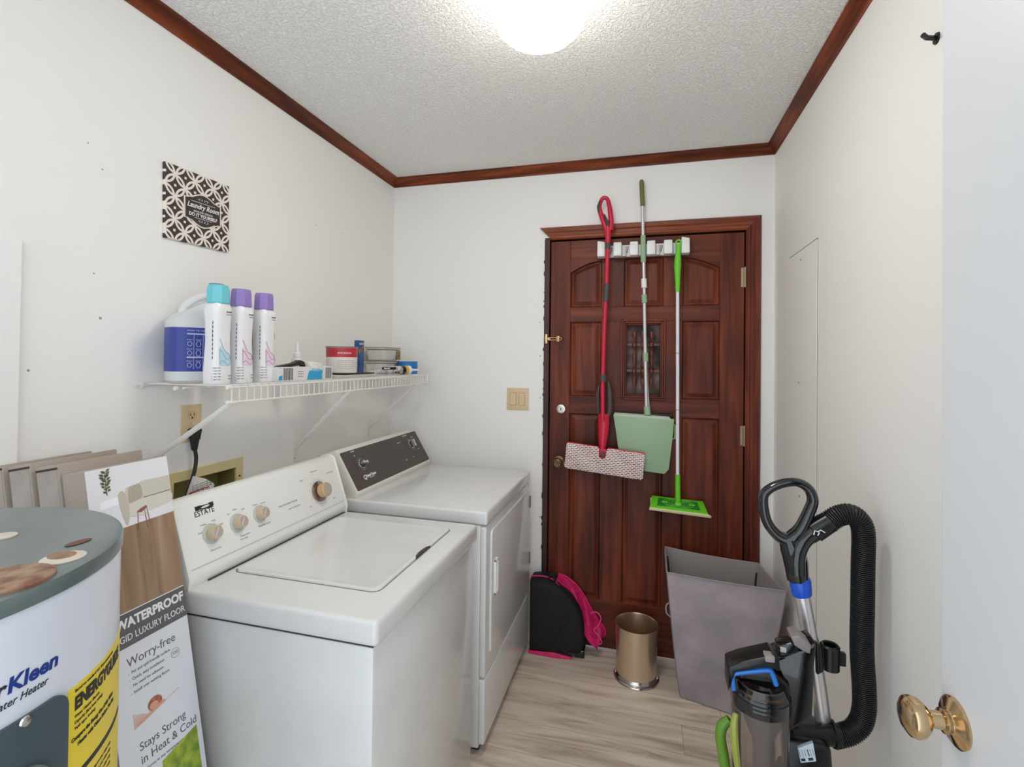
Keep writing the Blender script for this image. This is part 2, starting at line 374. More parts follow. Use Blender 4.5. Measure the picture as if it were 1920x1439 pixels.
# ================================================================= BACK DOOR (dark wood, arched panels, spindle grille)
FY0, FY1 = .004, .044      # front and back face of the leaf
door = bpy.data.objects.new('door_1', None); COL.objects.link(door); door.location = (DX0, 0, 0); struct(door)
cols = [(1.0, 1.157), (1.265, 1.454), (1.541, 1.709)]
rows = [(.245, 1.168), (1.256, 1.632), (1.706, 1.945)]
b = MB()
for (x0, x1) in ((DX0, 1.0), (1.709, DX1)): b.box((x0, FY0, .012), (x1, FY1, DZ - .003), .002)
for (x0, x1) in ((1.157, 1.265), (1.454, 1.541)):
    for z0, z1 in rows: b.box((x0, FY0 + .0008, z0), (x1, FY1, z1), .0015)
b.build('stile', DOORW, door, True, smooth=0)
b = MB()
for (z0, z1) in ((.012, .245), (1.168, 1.256), (1.632, 1.706), (1.945, DZ - .003)): b.box((1.0, FY0 + .0006, z0), (1.709, FY1, z1), .0015)
b.box((DX0 + .01, .0442, .02), (1.27, .047, DZ - .01)); b.box((1.45, .0442, .02), (DX1 - .01, .047, DZ - .01)); b.box((1.27, .0442, .02), (1.45, .047, 1.262)); b.box((1.27, .0442, 1.628), (1.45, .047, DZ - .01))
def arch(x, side):   # lower edge of the arched top rail
    t = (x - 1.0) / .157 if side == 0 else (1.709 - x) / .168
    return 1.885 + .055 * math.sin(t * PI / 2)
for side, (x0, x1) in ((0, cols[0]), (1, cols[2])):
    xs = [x0 + (x1 - x0) * i / 12 for i in range(13)]
    pts = [(x, arch(x, side)) for x in xs] + [(x1, 1.947), (x0, 1.947)]
    b.prism([(p[0], p[1]) for p in pts], FY1 - FY0 - .001, frame((0, FY1, 0), (1, 0, 0), (0, 0, 1)))
b.build('rail', DOORH, door, True, smooth=0)
def panel(x0, x1, z0, z1, top=None):
    e = .0; ins = .028; n = 12
    def outline(k):
        xs = [x0 + k + (x1 - x0 - 2 * k) * i / n for i in range(n + 1)]
        up = [(x, (top(x) if top else z1) - k) for x in xs]
        return [(x0 + k, z0 + k)] + [(x1 - k, z0 + k)] + up[::-1]
    o0 = [(x, FY0 + .001, z) for x, z in outline(0.0)]; o1 = [(x, FY0 + .014, z) for x, z in outline(.007)]; o2 = [(x, FY0 + .014, z) for x, z in outline(.012)]
    o3 = [(x, FY0 + .006, z) for x, z in outline(.030)]
    MB().loft([o0, o1, o2, o3], cap=False).add(o3, [tuple(range(len(o3)))]).build('panel', DOORW, door, True, smooth=0)
for i, (x0, x1) in enumerate(cols):
    for j, (z0, z1) in enumerate(rows):
        if (i, j) == (1, 1): continue
        panel(x0, x1, z0, z1, (lambda x, s=(0 if i == 0 else 1): arch(x, s)) if (j == 2 and i != 1) else None)
# grille opening
gx0, gx1, gz0, gz1 = 1.265, 1.454, 1.256, 1.632
b = MB()
for k, (d, y) in enumerate(((.0, -.006), (.010, -.002), (.018, .012))):
    x0, x1, z0, z1 = gx0 - .012 + d, gx1 + .012 - d, gz0 - .010 + d, gz1 + .010 - d
    t = .010
    for lo, hi in (((x0, y, z0), (x0 + t, .05, z1)), ((x1 - t, y, z0), (x1, .05, z1)), ((x0 + t, y, z0), (x1 - t, .05, z0 + t)), ((x0 + t, y, z1 - t), (x1 - t, .05, z1))): b.box(lo, hi, .002, 1)
grl = b.build('grille_frame', DOORW, door, True, smooth=0)
b = MB().box((gx0 + .01, .062, gz0 + .01), (gx1 - .01, .066, gz1 - .01)); b.build('glass_pane', mat('frosted_glass', (158, 136, 134), .6, spec=.2, rgb2=(64, 50, 48), vscale=9), grl, True, smooth=0)
sp = [(0, 0), (.003, .002), (.007, .028), (.009, .045), (.006, .058), (.009, .062), (.009, .066), (.005, .070), (.008, .078), (.005, .084), (.009, .088), (.009, .104), (.005, .108), (.009, .116), (.005, .124), (.007, .140), (.0085, .165), (.006, .188), (.004, .200), (.007, .206), (.004, .212), (.009, .216), (.009, .236), (.005, .240), (.007, .246), (.004, .252), (.008, .268), (.009, .280), (.005, .294), (0, .296)]
for x in (1.318, 1.359, 1.400): MB().lathe([(a_ * 1.25, c_) for a_, c_ in sp], T(x, .030, gz0 + .036), 12).build('spindle', mat('spindle_wood', (122, 58, 44), .35, vary=.35, vscale=40), grl, True)
for z in (gz0 + .036 + .096, gz0 + .036 + .226): MB().box((gx0 + .006, .030, z - .007), (gx1 - .006, .042, z + .007), .002).build('cross_bar', MATS['spindle_wood'], grl, True, smooth=0)
# locks and hinges
def lathe_y(b, prof, x, z, y0=FY0, **k): return b.lathe(prof, frame((x, y0, z), (1, 0, 0), (0, 0, 1)), **k)   # local z -> -y (towards the room)
c = P(1052, 767, 'y', 0); b = MB(); lathe_y(b, [(.0, 0), (.026, 0), (.026, .006), (.022, .012), (.014, .014), (.013, .011), (0, .011)], c.x, c.z)
db = b.build('deadbolt', mat('satin_nickel', (214, 208, 200), .25, .9), door, True)
MB().box((c.x - .002, FY0 - .0165, c.z - .007), (c.x + .002, FY0 - .010, c.z + .006)).build('keyhole', BLACK, db, True, smooth=0)
c = P(1047, 868, 'y', 0); b = MB(); lathe_y(b, [(0, 0), (.032, 0), (.031, .006), (.016, .010), (.012, .016), (.012, .030), (.022, .040), (.028, .050), (.026, .060), (.018, .064), (.016, .061), (.009, .061), (.008, .066), (0, .066)], c.x + .002, c.z + .004)
b.build('door_knob', BRONZE, door, True)
# swing-bar guard
c = P(1040, 636, 'y', 0)
b = MB(); b.box((c.x - .050, -.012, c.z - .024), (c.x - .036, .0, c.z + .024), .002).box((c.x - .040, -.014, c.z - .008), (c.x - .02, .0, c.z + .008), .002)
b.box((c.x + .010, -.012, c.z - .014), (c.x + .026, FY0, c.z + .014), .002)
b.tube([(c.x - .03, -.018, c.z + .006), (c.x + .035, -.018, c.z + .006), (c.x + .042, -.018, c.z), (c.x + .035, -.018, c.z - .006), (c.x - .03, -.018, c.z - .006)], .0028, 8)
b.build('swing_bar_guard', mat('polished_brass_guard', (214, 182, 130), .25, .9), door, True)
for z in (1.833, 1.095):
    b = MB(); b.lathe([(0, 0), (.006, 0), (.006, .095), (0, .095)], T(1.8165, -.004, z - .048), 10).box((1.80, .002, z - .045), (1.816, .0042, z + .045))
    b.build('hinge', mat('hinge_brass', (176, 160, 136), .35, .8), door, True)

# ================================================================= WHITE OPEN DOOR (right foreground)
d2 = bpy.data.objects.new('door_2', None); COL.objects.link(d2); d2.location = (1.806, -1.600, 0); d2.rotation_euler = (0, 0, math.atan2(.055, .915)); struct(d2)
# local: leaf runs along -y from the latch edge, room face at x = 0
MB().box((0, -.90, .012), (.035, 0, 2.03), .002).build('door_leaf', WHITE_PAINT, d2, smooth=0)
kp = P(1790, 1355, 'x', 1.806); kl = full(d2).inverted() @ kp
b = MB(); KM = frame((0, kl.y, kl.z), (0, -1, 0), (0, 0, 1))      # local z -> -x
b.lathe([(0, 0), (.0335, 0), (.034, .003), (.030, .006), (.018, .010), (.016, .012), (.0165, .018), (.012, .020), (.0115, .034), (.013, .036)], KM, 40)
kb = b.build('rosette', BRASS, d2)
b = MB(); b.lathe([(0, .034), (.013, .036), (.020, .040), (.0265, .048), (.028, .055), (.026, .062), (.019, .067), (.009, .069), (0, .0695)], KM, 40).build('door_knob', BRASS, d2)
MB().box((.004, -.001, kl.z - .03), (.030, .0012, kl.z + .03), .0005, 1).build('latch_plate', BRASS, d2, smooth=0)

# ================================================================= CEILING LIGHT
lx, ly = 1.092, -1.235
lt = thing('ceiling_light', 'round frosted glass drum ceiling light glowing in the popcorn ceiling', 'ceiling light', (lx, ly, H))
em = bpy.data.materials.new('lit_frosted_glass'); em.use_nodes = True; nt = em.node_tree; nt.nodes.clear()
e = nt.nodes.new('ShaderNodeEmission'); ot = nt.nodes.new('ShaderNodeOutputMaterial'); e.inputs[0].default_value = (1.0, .945, .87, 1); e.inputs[1].default_value = LAMP_STRENGTH; nt.links.new(e.outputs[0], ot.inputs[0])
tcl = nt.nodes.new('ShaderNodeTexCoord'); sxl = nt.nodes.new('ShaderNodeSeparateXYZ'); mrl = nt.nodes.new('ShaderNodeMapRange')
nt.links.new(tcl.outputs['Object'], sxl.inputs[0]); nt.links.new(sxl.outputs[2], mrl.inputs[0]); mrl.inputs[1].default_value = -.10; mrl.inputs[2].default_value = -.145
mrl.inputs[3].default_value = LAMP_STRENGTH * .36; mrl.inputs[4].default_value = LAMP_STRENGTH * 1.5; nt.links.new(mrl.outputs[0], e.inputs[1])
MB().lathe([(.118, -.004), (.121, -.03), (.121, -.100), (.115, -.120), (.098, -.138), (.07, -.150), (.035, -.156), (0, -.157)], None, 48).build('glass_bowl', em, lt)
MB().lathe([(0, 0), (.128, 0), (.128, -.012), (.122, -.014), (0, -.014)], None, 48).build('ceiling_plate', mat('fixture_metal', (206, 190, 160), .35, .4), lt)

# ================================================================= WALL SIGN
s0 = P(311, 307, 'x', .010); s1 = P(431, 348, 'x', .010); s2 = P(428, 467, 'x', .010); s3 = P(309, 450, 'x', .010)
cc = (s0 + s1 + s2 + s3) / 4
sg = thing('wall_sign', 'square canvas laundry sign with brown and cream lattice print on left wall', 'sign', (0, cc.y, cc.z))
wS, hS = .232, .222
rx = Matrix.Rotation(.02, 4, 'X')
MB().box((0, -wS / 2, -hS / 2), (.010, wS / 2, hS / 2), .0015, 1, M=rx).build('canvas', lattice_mat(), sg, smooth=0)
def plaque(k):
    pts = []
    for i in range(0, 17):
        t = i / 16; x = -.058 + .116 * t
        pts.append((x * k, (.028 + (.014 * math.sin(PI * (t - .18) / .64) if .18 < t < .82 else 0) + (.003 if .12 < t < .88 else 0)) * k))
    return pts + [(-x, -y) for x, y in pts]
PM = rx @ frame((.0102, .013, -.002), (0, 1, 0), (0, 0, 1)) @ Matrix.Scale(1.09, 4)
pq = MB().prism(plaque(1.08), .0008, PM).build('plaque_border', mat('cream_print', (226, 214, 204), .8), sg, smooth=0)
MB().prism(plaque(1.0), .0012, PM).build('plaque', mat('brown_print', (62, 52, 50), .8), sg, smooth=0)
b = MB(); Z = T(0, 0, .0014)
b.text('Laundry Room', .0205, PM @ Z @ T(0, .004, 0), shear=.35, align='CENTER', bold=.0003, sx=.86)
b.text('SAME DAY SERVICE', .0075, PM @ Z @ T(0, -.008, 0), align='CENTER'); b.text('DO IT YOURSELF', .0135, PM @ Z @ T(0, -.020, 0), align='CENTER', bold=.0003, sx=.92)
for sgn in (1, -1):
    b.box((-.040, sgn * .021 - .0005, 0), (.040, sgn * .021 + .0005, .0003), M=PM @ Z @ T(0, 1e-3, 0)) if sgn == 1 else b.box((-.03, -.0245, 0), (.03, -.0235, .0003), M=PM @ Z)
    for q in (-.012, .012, -.004, .004): b.tube([(PM @ Z @ V((q, sgn * .028, 0))), (PM @ Z @ V((q * 1.4, sgn * .031, 0))), (PM @ Z @ V((q * .8, sgn * .034, 0)))], .0007, 5)
b.build('lettering', WHITE_TXT, sg)

# ================================================================= OUTLET, OUTLET BOX, SWITCH, CORD
ou = thing('wall_outlet', 'ivory duplex wall outlet with a black cord plugged in below shelf', 'outlet', (0, -1.268, 1.226))
b = MB().box((0, -.035, -.057), (.005, .035, .057), .002); b.build('cover_plate', IVORY, ou)
def socket(z):
    b = MB(); b.prism([(p[0], p[1]) for p in rrect(.034, .028, .012)], .002, frame((.005, 0, z), (0, 1, 0), (0, 0, 1)))
    f = b.build('receptacle', mat('ivory_receptacle', (206, 178, 136), .4), ou)
    b = MB()
    for y in (-.0065, .0065): b.box((.0068, y - .001, z - .001), (.0074, y + .001, z + .008))
    b.prism(rrect(.005, .006, .002, cy=z - .007), .0006, frame((.0068, 0, 0), (0, 1, 0), (0, 0, 1))); b.build('slot', BLACK, f, smooth=0)
socket(.024); socket(-.026)
b = MB(); b.lathe([(0, .0002), (.003, .0014), (.003, 0)], frame((.005, 0, 0), (0, 1, 0), (0, 0, 1)), 10); b.build('screw', CHROME, ou)
pc = thing('power_cord', 'black appliance plug and cord hanging from the ivory outlet', 'cord', (.01, -1.262, 1.19))
b = MB(); b.hexa([(.0075, -1.282, 1.178), (.0075, -1.256, 1.178), (.028, -1.256, 1.174), (.028, -1.282, 1.174), (.0075, -1.286, 1.212), (.0075, -1.250, 1.212), (.030, -1.250, 1.208), (.030, -1.286, 1.208)], .004)
b.hexa([(.012, -1.276, 1.142), (.012, -1.262, 1.142), (.024, -1.262, 1.142), (.024, -1.276, 1.142), (.010, -1.281, 1.180), (.010, -1.257, 1.180), (.027, -1.257, 1.177), (.027, -1.281, 1.177)], .003)
b.build('plug', BLACKR, pc, True)
MB().tube([(.018, -1.269, 1.150), (.02, -1.264, 1.120), (.028, -1.275, 1.085), (.045, -1.302, 1.055), (.055, -1.325, 1.02), (.05, -1.325, .965), (.05, -1.33, .90), (.05, -1.32, .80)], .0055, 10, smooth=6).build('cable', BLACKR, pc, True)
# warning tag
TM = frame(P(375, 921, 'x', .085), (.10, 1, -.42), (.0, .42, 1)) @ Matrix.Scale(1.25, 4)
b = MB(); pts = []
rings = []
for i in range(9):
    u = -.028 + .060 * i / 8; zz = .006 * math.sin(u * 90)
    rings.append([TM @ V((u, -.030 + .02 * max(0, u * 10), zz)), TM @ V((u, .030 - .3 * max(0, u), zz)), TM @ V((u, .030 - .3 * max(0, u), zz - .0006)), TM @ V((u, -.030 + .02 * max(0, u * 10), zz - .0006))])
b.loft(rings); tg = b.build('warning_tag', mat('tag_paper', (216, 212, 208), .7), pc, True, smooth=60)
tg['label'] = 'white paper warning tag with red print wrapped on the cord'
b = MB(); b.box((-.028, -.004, .0015), (.020, .005, .0070), M=TM @ Matrix.Rotation(.5, 4, 'Z')); b.build('red_band', mat('tag_red', (150, 32, 46), .7), tg, True, smooth=0)
b = MB(); RM = TM @ Matrix.Rotation(.5, 4, 'Z')
for i, y in enumerate((.020, .015, .010, -.008, -.013, -.018)): b.text('Do not remove this tag', .0052, RM @ T(-.024, y - .002, .0076), ext=.0001)
b.build('lettering', DARK_TXT, tg, True, smooth=0)
b = MB(); b.text('WARNING', .0095, RM @ T(-.024, -.0028, .0078), bold=.0003, ext=.0001); b.build('lettering', WHITE_TXT, tg, True, smooth=0)

ob = thing('washer_outlet_box', 'cream plastic laundry outlet box recessed in left wall behind washer', 'outlet box', (0, (BY0 + BY1) / 2, .99))
b = MB(); y0, y1, z0, z1 = -1.354, -1.060, .90, 1.083
b.box((0, y0, z0), (.006, BY0, z1), .001, 1).box((0, BY1, z0), (.006, y1, z1), .001, 1).box((0, BY0, z0), (.006, BY1, BZ0), .001, 1).box((0, BY0, BZ1), (.006, BY1, z1), .001, 1)
b.build('flange', CREAMBOX, ob, True, smooth=0)
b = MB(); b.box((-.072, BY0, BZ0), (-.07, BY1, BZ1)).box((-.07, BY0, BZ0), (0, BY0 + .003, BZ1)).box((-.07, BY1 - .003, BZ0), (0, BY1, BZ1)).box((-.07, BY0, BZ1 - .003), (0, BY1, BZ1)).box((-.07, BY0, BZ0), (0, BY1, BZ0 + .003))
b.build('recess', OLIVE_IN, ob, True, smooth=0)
for y in (-1.338, -1.076):
    b = MB(); b.lathe([(0, .001), (.004, .001), (.004, 0)], frame((.006, y, 1.02), (0, 1, 0), (0, 0, 1)), 10).build('screw', mat('dark_screw', (70, 62, 50), .4, .6), ob, True)

c0 = P(951, 728, 'y', 0); c1 = P(991, 769, 'y', 0); cx, cz = (c0.x + c1.x) / 2, (c0.z + c1.z) / 2
sw = thing('light_switch', 'ivory double rocker light switch on back wall left of wooden door', 'light switch', (cx, 0, cz))
MB().box((-.0585, -.006, -.057), (.0585, 0, .057), .002).build('cover_plate', IVORY, sw)
for x in (-.023, .023):
    f = MB().box((x - .0175, -.0068, -.034), (x + .0175, -.005, .034)).build('rocker_frame', mat('ivory_dark', (186, 160, 120), .5), sw, smooth=0)
    MB().hexa([(x - .0145, -.007, -.031), (x + .0145, -.007, -.031), (x + .0145, -.004, -.031), (x - .0145, -.004, -.031), (x - .0145, -.0105 if x < 0 else -.0075, .031), (x + .0145, -.0105 if x < 0 else -.0075, .031), (x + .0145, -.004, .031), (x - .0145, -.004, .031)] if x > 0 else
              [(x - .0145, -.0115, -.031), (x + .0145, -.0115, -.031), (x + .0145, -.004, -.031), (x - .0145, -.004, -.031), (x - .0145, -.007, .031), (x + .0145, -.007, .031), (x + .0145, -.004, .031), (x - .0145, -.004, .031)], .0008, 1).build('rocker', IVORY, f)

# ================================================================= WASHER
wy0, wy1, wx0, wx1, wz = -1.535, -.862, .10, .812, .862
wa = thing('washing_machine', 'white top-loading washing machine with tan console knobs beside flooring boxes', 'washing machine', ((wx0 + wx1) / 2, (wy0 + wy1) / 2, 0))
MB().box((wx0 + .01, wy0 + .008, .02), (wx1 - .012, wy1 - .008, wz - .062), .008).build('cabinet', ENAMEL, wa, True)
for x in (.16, .74):
    for y in (wy0 + .07, wy1 - .07): MB().lathe([(0, 0), (.02, 0), (.02, .012), (.009, .014), (.009, .03), (0, .03)], T(x, y, 0), 12).build('foot', BLACKR, wa, True)
b = MB(); b.box((wx0, wy0, wz - .058), (wx1, wy1, wz), .012, 4); b.box((wx0 + .015, wy0 + .012, wz - .064), (wx1 - .016, wy1 - .012, wz - .056), mi=1)
b.build('top_panel', [ENAMEL, mat('seam_dark', (60, 60, 62), .8)], wa, True)
# lid
L0, L1, M0, M1 = .312, .742, -1.412, -.938
b = MB(); b.prism(rrect(L1 - L0 + .006, M1 - M0 + .006, .024, 6, (L0 + L1) / 2, (M0 + M1) / 2), .0012, T(0, 0, wz - .0004))
b.build('lid_gap', mat('lid_gap_grey', (128, 126, 122), .8), wa, True, smooth=0)
lidp = rrect(L1 - L0, M1 - M0, .022, 6, (L0 + L1) / 2, (M0 + M1) / 2)
r_out = [(x, y, wz + .0006) for x, y in lidp]
def ins(pts, k):
    cx, cy = (L0 + L1) / 2, (M0 + M1) / 2; return [(cx + (x - cx) * (1 - k / (L1 - L0) * 2), cy + (y - cy) * (1 - k / (M1 - M0) * 2)) for x, y in pts]
b = MB(); b.loft([r_out, [(x, y, wz + .0045) for x, y in ins(lidp, .0015)], [(x, y, wz + .0055) for x, y in ins(lidp, .005)], [(x, y, wz + .0055) for x, y in ins(lidp, .012)], [(x, y, wz + .0035) for x, y in ins(lidp, .020)]])
lid = b.build('lid', ENAMEL, wa, True)
hp = [(-.048, 0), (.048, 0), (.036, .0075), (.012, .011), (-.012, .011), (-.036, .0075)]
b = MB(); b.prism(hp, .0062, frame((L1 + .0015, -1.156, wz + .0003), (0, 1, 0), (-1, 0, 0)) ); b.build('finger_notch', mat('lid_gap_dark', (66, 60, 56), .6), lid, True, smooth=0)
# console
def console(y0, y1, prof, mt, parent, bev=.004):
    b = MB(); b.prism(prof, y1 - y0, frame((0, y1, 0), (1, 0, 0), (0, 0, 1)), bev); return b.build('console', mt, parent, True)
wc = [(.125, wz - .002), (.292, wz - .002), (.296, wz + .024), (.238, wz + .196), (.222, wz + .206), (.185, wz + .200), (.125, wz + .135)]
cons = console(wy0 + .004, wy1 - .006, wc, ENAMEL2, wa)
A = V((.296, 0, wz + .024)); B = V((.238, 0, wz + .196)); vv = (B - A).normalized(); nn = V((0, 1, 0)).cross(vv) ; nn = nn if nn.x > 0 else -nn
def cfr(px, py, A_=A, n_=None, off=.0): 
    n_ = n_ or nn; p = PP(px, py, A_, n_) + n_ * off; return p
def CF(p, off=.0006): return frame(p + nn * off, (0, 1, 0), vv)
# end caps of the console (thin lips) and lower strip
for y in (wy0 + .0025, wy1 - .0085):
    b = MB(); q = [(x + (.0035 if x > .2 else -.002), z + (.003 if z > wz + .03 else 0)) for x, z in wc]; b.prism(q, .006, frame((0, y + .006, 0), (1, 0, 0), (0, 0, 1)), .002); b.build('end_cap', ENAMEL2, cons, True)
b = MB(); b.box((.2945, wy0 + .06, wz - .0005), (.2985, wy1 - .02, wz + .003)); b.build('console_seam', mat('seam_dark', (60, 60, 62), .8), cons, True, smooth=0)
b = MB(); b.box((0, 0, 0), (wy1 - wy0 - .03, .0015, .0012), M=CF(V((A.x, wy0 + .015, A.z)) + vv * .018)); b.build('console_crease', mat('console_grey_line', (198, 200, 198), .5), cons, True, smooth=0)
KT = mat('tan_knob', (206, 186, 158), .35); KF = mat('knob_cap_metal', (226, 216, 208), .35, .6); SKIRT = mat('knob_skirt', (196, 200, 196), .4)
for (px, py, r) in ((400, 998, .019), (449, 978, .0185), (491, 961, .0180)):
    p = cfr(px - 4, py + 3); F_ = CF(p, 0)
    k = MB().lathe([(0, 0), (r * 1.42, 0), (r * 1.38, .002), (r, .003)], F_, 28).build('knob_skirt', SKIRT, cons, True)
    MB().lathe([(r * .98, .002), (r, .006), (r * .95, .020), (r * .88, .023), (r * .74, .0235)], F_, 28, closed=True).build('knob', KT, cons, True)
    b = MB().lathe([(r * .76, .0232), (r * .70, .0215), (0, .0215)], F_, 28)
    b.hexa([(-.003, -r * .66, .0214), (.003, -r * .66, .0214), (.003, r * .66, .0214), (-.003, r * .66, .0214), (-.001, -r * .62, .0245), (.001, -r * .62, .0245), (.001, r * .62, .0245), (-.001, r * .62, .0245)], M=F_ @ Matrix.Rotation(-.6, 4, 'Z'))
    b.build('knob_cap', KF, cons, True)
p = cfr(598, 922); F_ = CF(p, 0)
MB().lathe([(0, 0), (.036, 0), (.036, .004), (.034, .005), (.020, .004), (.016, .006)], F_, 40).build('timer_dial', mat('dial_metal', (170, 150, 140), .2, .9), cons, True)
MB().lathe([(.014, .004), (.0235, .012), (.0245, .034), (.0225, .037), (.019, .0375)], F_, 36, closed=True).build('knob', mat('tan_timer_knob', (204, 168, 122), .3), cons, True)
b = MB().lathe([(.0195, .0372), (.017, .0355), (0, .0355)], F_, 30); b.build('knob_cap', KF, cons, True)
b = MB()
for i in range(44):
    a = i / 44 * 2 * PI; l = .006 if i % 4 else .010
    b.box((.039, -.0003, 0), (.039 + l, .0003, .0002), M=F_ @ T(0, 0, .0004) @ Matrix.Rotation(a, 4, 'Z'))
def lab(s, px, py, sz, bold=0, **k): b.text(s, sz, CF(cfr(px, py), .0008), bold=bold, align='CENTER', **k)
lab('Water Level', 405, 1031, .0066); lab('Small', 375, 1002, .0058); lab('Medium', 381, 986, .0055); lab('Large', 400, 977, .0055); lab('Super', 415, 984, .0055)
lab('Temperature', 460, 1004, .0066); lab('Wash / Rinse', 458, 1011, .0050); lab('Hot', 428, 966, .0055); lab('Warm', 440, 957, .0055); lab('Cold', 455, 956, .0055)
lab('Wash/Spin Speed', 496, 985, .0066); lab('Delicate', 478, 948, .0050); lab('Normal', 493, 944, .0050)
lab('Heavy Duty Super Capacity', 540, 946, .0085, shear=.3, sx=.9); lab('3 Speed / 4 Temperature', 552, 952, .0055)
lab('Normal', 565, 903, .006); lab('Permanent Press', 588, 885, .006); lab('Knits & Delicates', 618, 887, .0055); lab('Off', 583, 952, .006); lab('Soak', 626, 935, .006)
b.build('control_lettering', GREY_TXT, cons, True, smooth=0)
b = MB(); lab('ESTATE', 384, 965, .020, sx=.92)
F2 = CF(cfr(383, 951), .0006) @ Matrix.Diagonal((1, .72, 1, 1))
b.prism([(-.028, -.006), (-.028, .010), (-.012, .010), (-.002, .006), (-.020, -.006)], .0005, F2)
b.prism([(.028, .010), (.028, -.004), (.020, -.008), (-.004, -.008), (.010, -.003), (.018, .002), (.012, .010)], .0005, F2)
b.tube([F2 @ V((.018 * math.cos(a), .0055 * math.sin(a) + .001, .0006)) for a in [math.radians(20 + 320 * i / 20) for i in range(21)]], [.0004 + .0014 * math.sin(PI * i / 20) for i in range(21)], 6)
b.build('brand_logo', DARK_TXT, cons, True, smooth=0)

# ================================================================= DRYER
dy0, dy1, dx0, dx1, dz = -.795, -.098, .10, .820, .884
dr = thing('clothes_dryer', 'white front-loading clothes dryer with dark brown control panel near back wall', 'dryer', ((dx0 + dx1) / 2, (dy0 + dy1) / 2, 0))
MB().box((dx0 + .005, dy0 + .004, .028), (dx1 - .022, dy1 - .004, dz - .052), .006).build('cabinet', ENAMEL, dr, True)
for x in (.16, .74):
    for y in (dy0 + .07, dy1 - .07): MB().lathe([(0, 0), (.018, 0), (.018, .012), (.009, .014), (.009, .04), (0, .04)], T(x, y, 0), 12).build('foot', BLACKR, dr, True)
MB().box((dx0, dy0, dz - .050), (dx1 + .004, dy1, dz), .009, 4).build('top_panel', ENAMEL, dr, True)
MB().box((dx1 - .024, dy0 + .002, .285), (dx1, dy1 - .002, dz - .056), .007, 3).build('front_panel', ENAMEL, dr, True)
MB().box((dx1 - .024, dy0 + .002, .045), (dx1, dy1 - .002, .278), .007, 3).build('lower_panel', ENAMEL, dr, True)
MB().box((dx1 - .05, dy0 + .02, .012), (dx1 - .026, dy1 - .02, .06)).build('toe_kick', BLACK, dr, True, smooth=0)
dd = MB(); e0, e1, q0, q1 = dy0 + .055, dy1 - .012, .345, .800
dd.prism(rrect(e1 - e0, q1 - q0, .02, 5, (e0 + e1) / 2, (q0 + q1) / 2), .009, frame((dx1 - .002, 0, 0), (0, 1, 0), (0, 0, 1)), .003, 2)
ddo = dd.build('door', ENAMEL, dr, True)
hy = P(929, 1080, 'x', dx1 + .008); b = MB()
hw, hh = .034, .135
for lo, hi in (((0, -hw / 2, -hh / 2), (.010, -hw / 2 + .007, hh / 2)), ((0, hw / 2 - .007, -hh / 2), (.010, hw / 2, hh / 2)), ((0, -hw / 2, -hh / 2), (.010, hw / 2, -hh / 2 + .012)), ((0, -hw / 2, hh / 2 - .012), (.010, hw / 2, hh / 2))): b.box(lo, hi, .003, 2, M=T(dx1 + .006, hy.y, hy.z))
b.box((-.002, -hw / 2 + .003, -hh / 2 + .004), (.002, hw / 2 - .003, hh / 2 - .004), M=T(dx1 + .006, hy.y, hy.z)); b.build('door_handle', mat('handle_white', (240, 240, 238), .3), ddo, True)
for z in (.735, .46):
    MB().box((dx1 + .0045, dy1 - .018, z - .028), (dx1 + .009, dy1 - .004, z + .028), .001, 1).build('hinge', mat('hinge_grey', (120, 120, 120), .4, .7), ddo, True)
pc_ = [(.11, dz - .002), (.282, dz - .002), (.288, dz + .020), (.196, dz + .172), (.178, dz + .182), (.13, dz + .165), (.11, dz + .13)]
dc = console(dy0 + .012, dy1 - .004, pc_, mat('dryer_console_white', (226, 222, 214), .35), dr)
A2 = V((.288, 0, dz + .020)); B2 = V((.196, 0, dz + .172)); v2 = (B2 - A2).normalized(); n2 = V((0, 1, 0)).cross(v2); n2 = n2 if n2.x > 0 else -n2
def DF(p, off=.0006): return frame(p + n2 * off, (0, 1, 0), v2)
F_ = DF(V((A2.x, (dy0 + dy1) / 2 + .004, A2.z)) + v2 * ((B2 - A2).length / 2 + .003), 0)
MB().prism(rrect(dy1 - dy0 - .032, (B2 - A2).length - .010, .006), .002, F_, .0006, 1).build('control_panel', mat('dark_brown_panel', (72, 60, 54), .35, vary=.08, vscale=30), dc, True)
def dl(s, px, py, sz, **k): b.text(s, sz, DF(PP(px, py, A2, n2), .0028), align='CENTER', **k)
b = MB(); dl('START', 660, 849, .009); dl('ON', 664, 857, .007); dl('AUTOMATIC', 758, 819, .008); dl('DELICATE', 747, 832, .0065); dl('NORMAL', 771, 821, .006); dl('TIMED', 784, 843, .006); dl('OFF', 775, 858, .006); dl('HEAVY', 762, 864, .006)
F3 = DF(PP(684, 896, A2, n2), .0028)
b.tube([F3 @ V((.0085 * math.cos(a), .0085 * math.sin(a), 0)) for a in [2 * PI * i / 20 for i in range(20)]], .0016, 5, closed=True); b.box((.001, -.012, -.0006), (.005, -.002, .0006), M=F3)
b.text('Speed Queen', .016, F3 @ T(.013, -.002, 0), bold=.0007, sx=.82); b.text('HEAVY DUTY', .006, F3 @ T(.03, -.010, 0))
for (px, py, r) in ((677, 871, .019), (770, 834, .021)):
    G = DF(PP(px, py, A2, n2), .0028)
    for i in range(14): b.box((r * 1.25, -.0005, 0), (r * 1.5, .0005, .0003), M=G @ Matrix.Rotation(i / 14 * 2 * PI, 4, 'Z'))
b.build('control_lettering', WHITE_TXT, dc, True, smooth=0)
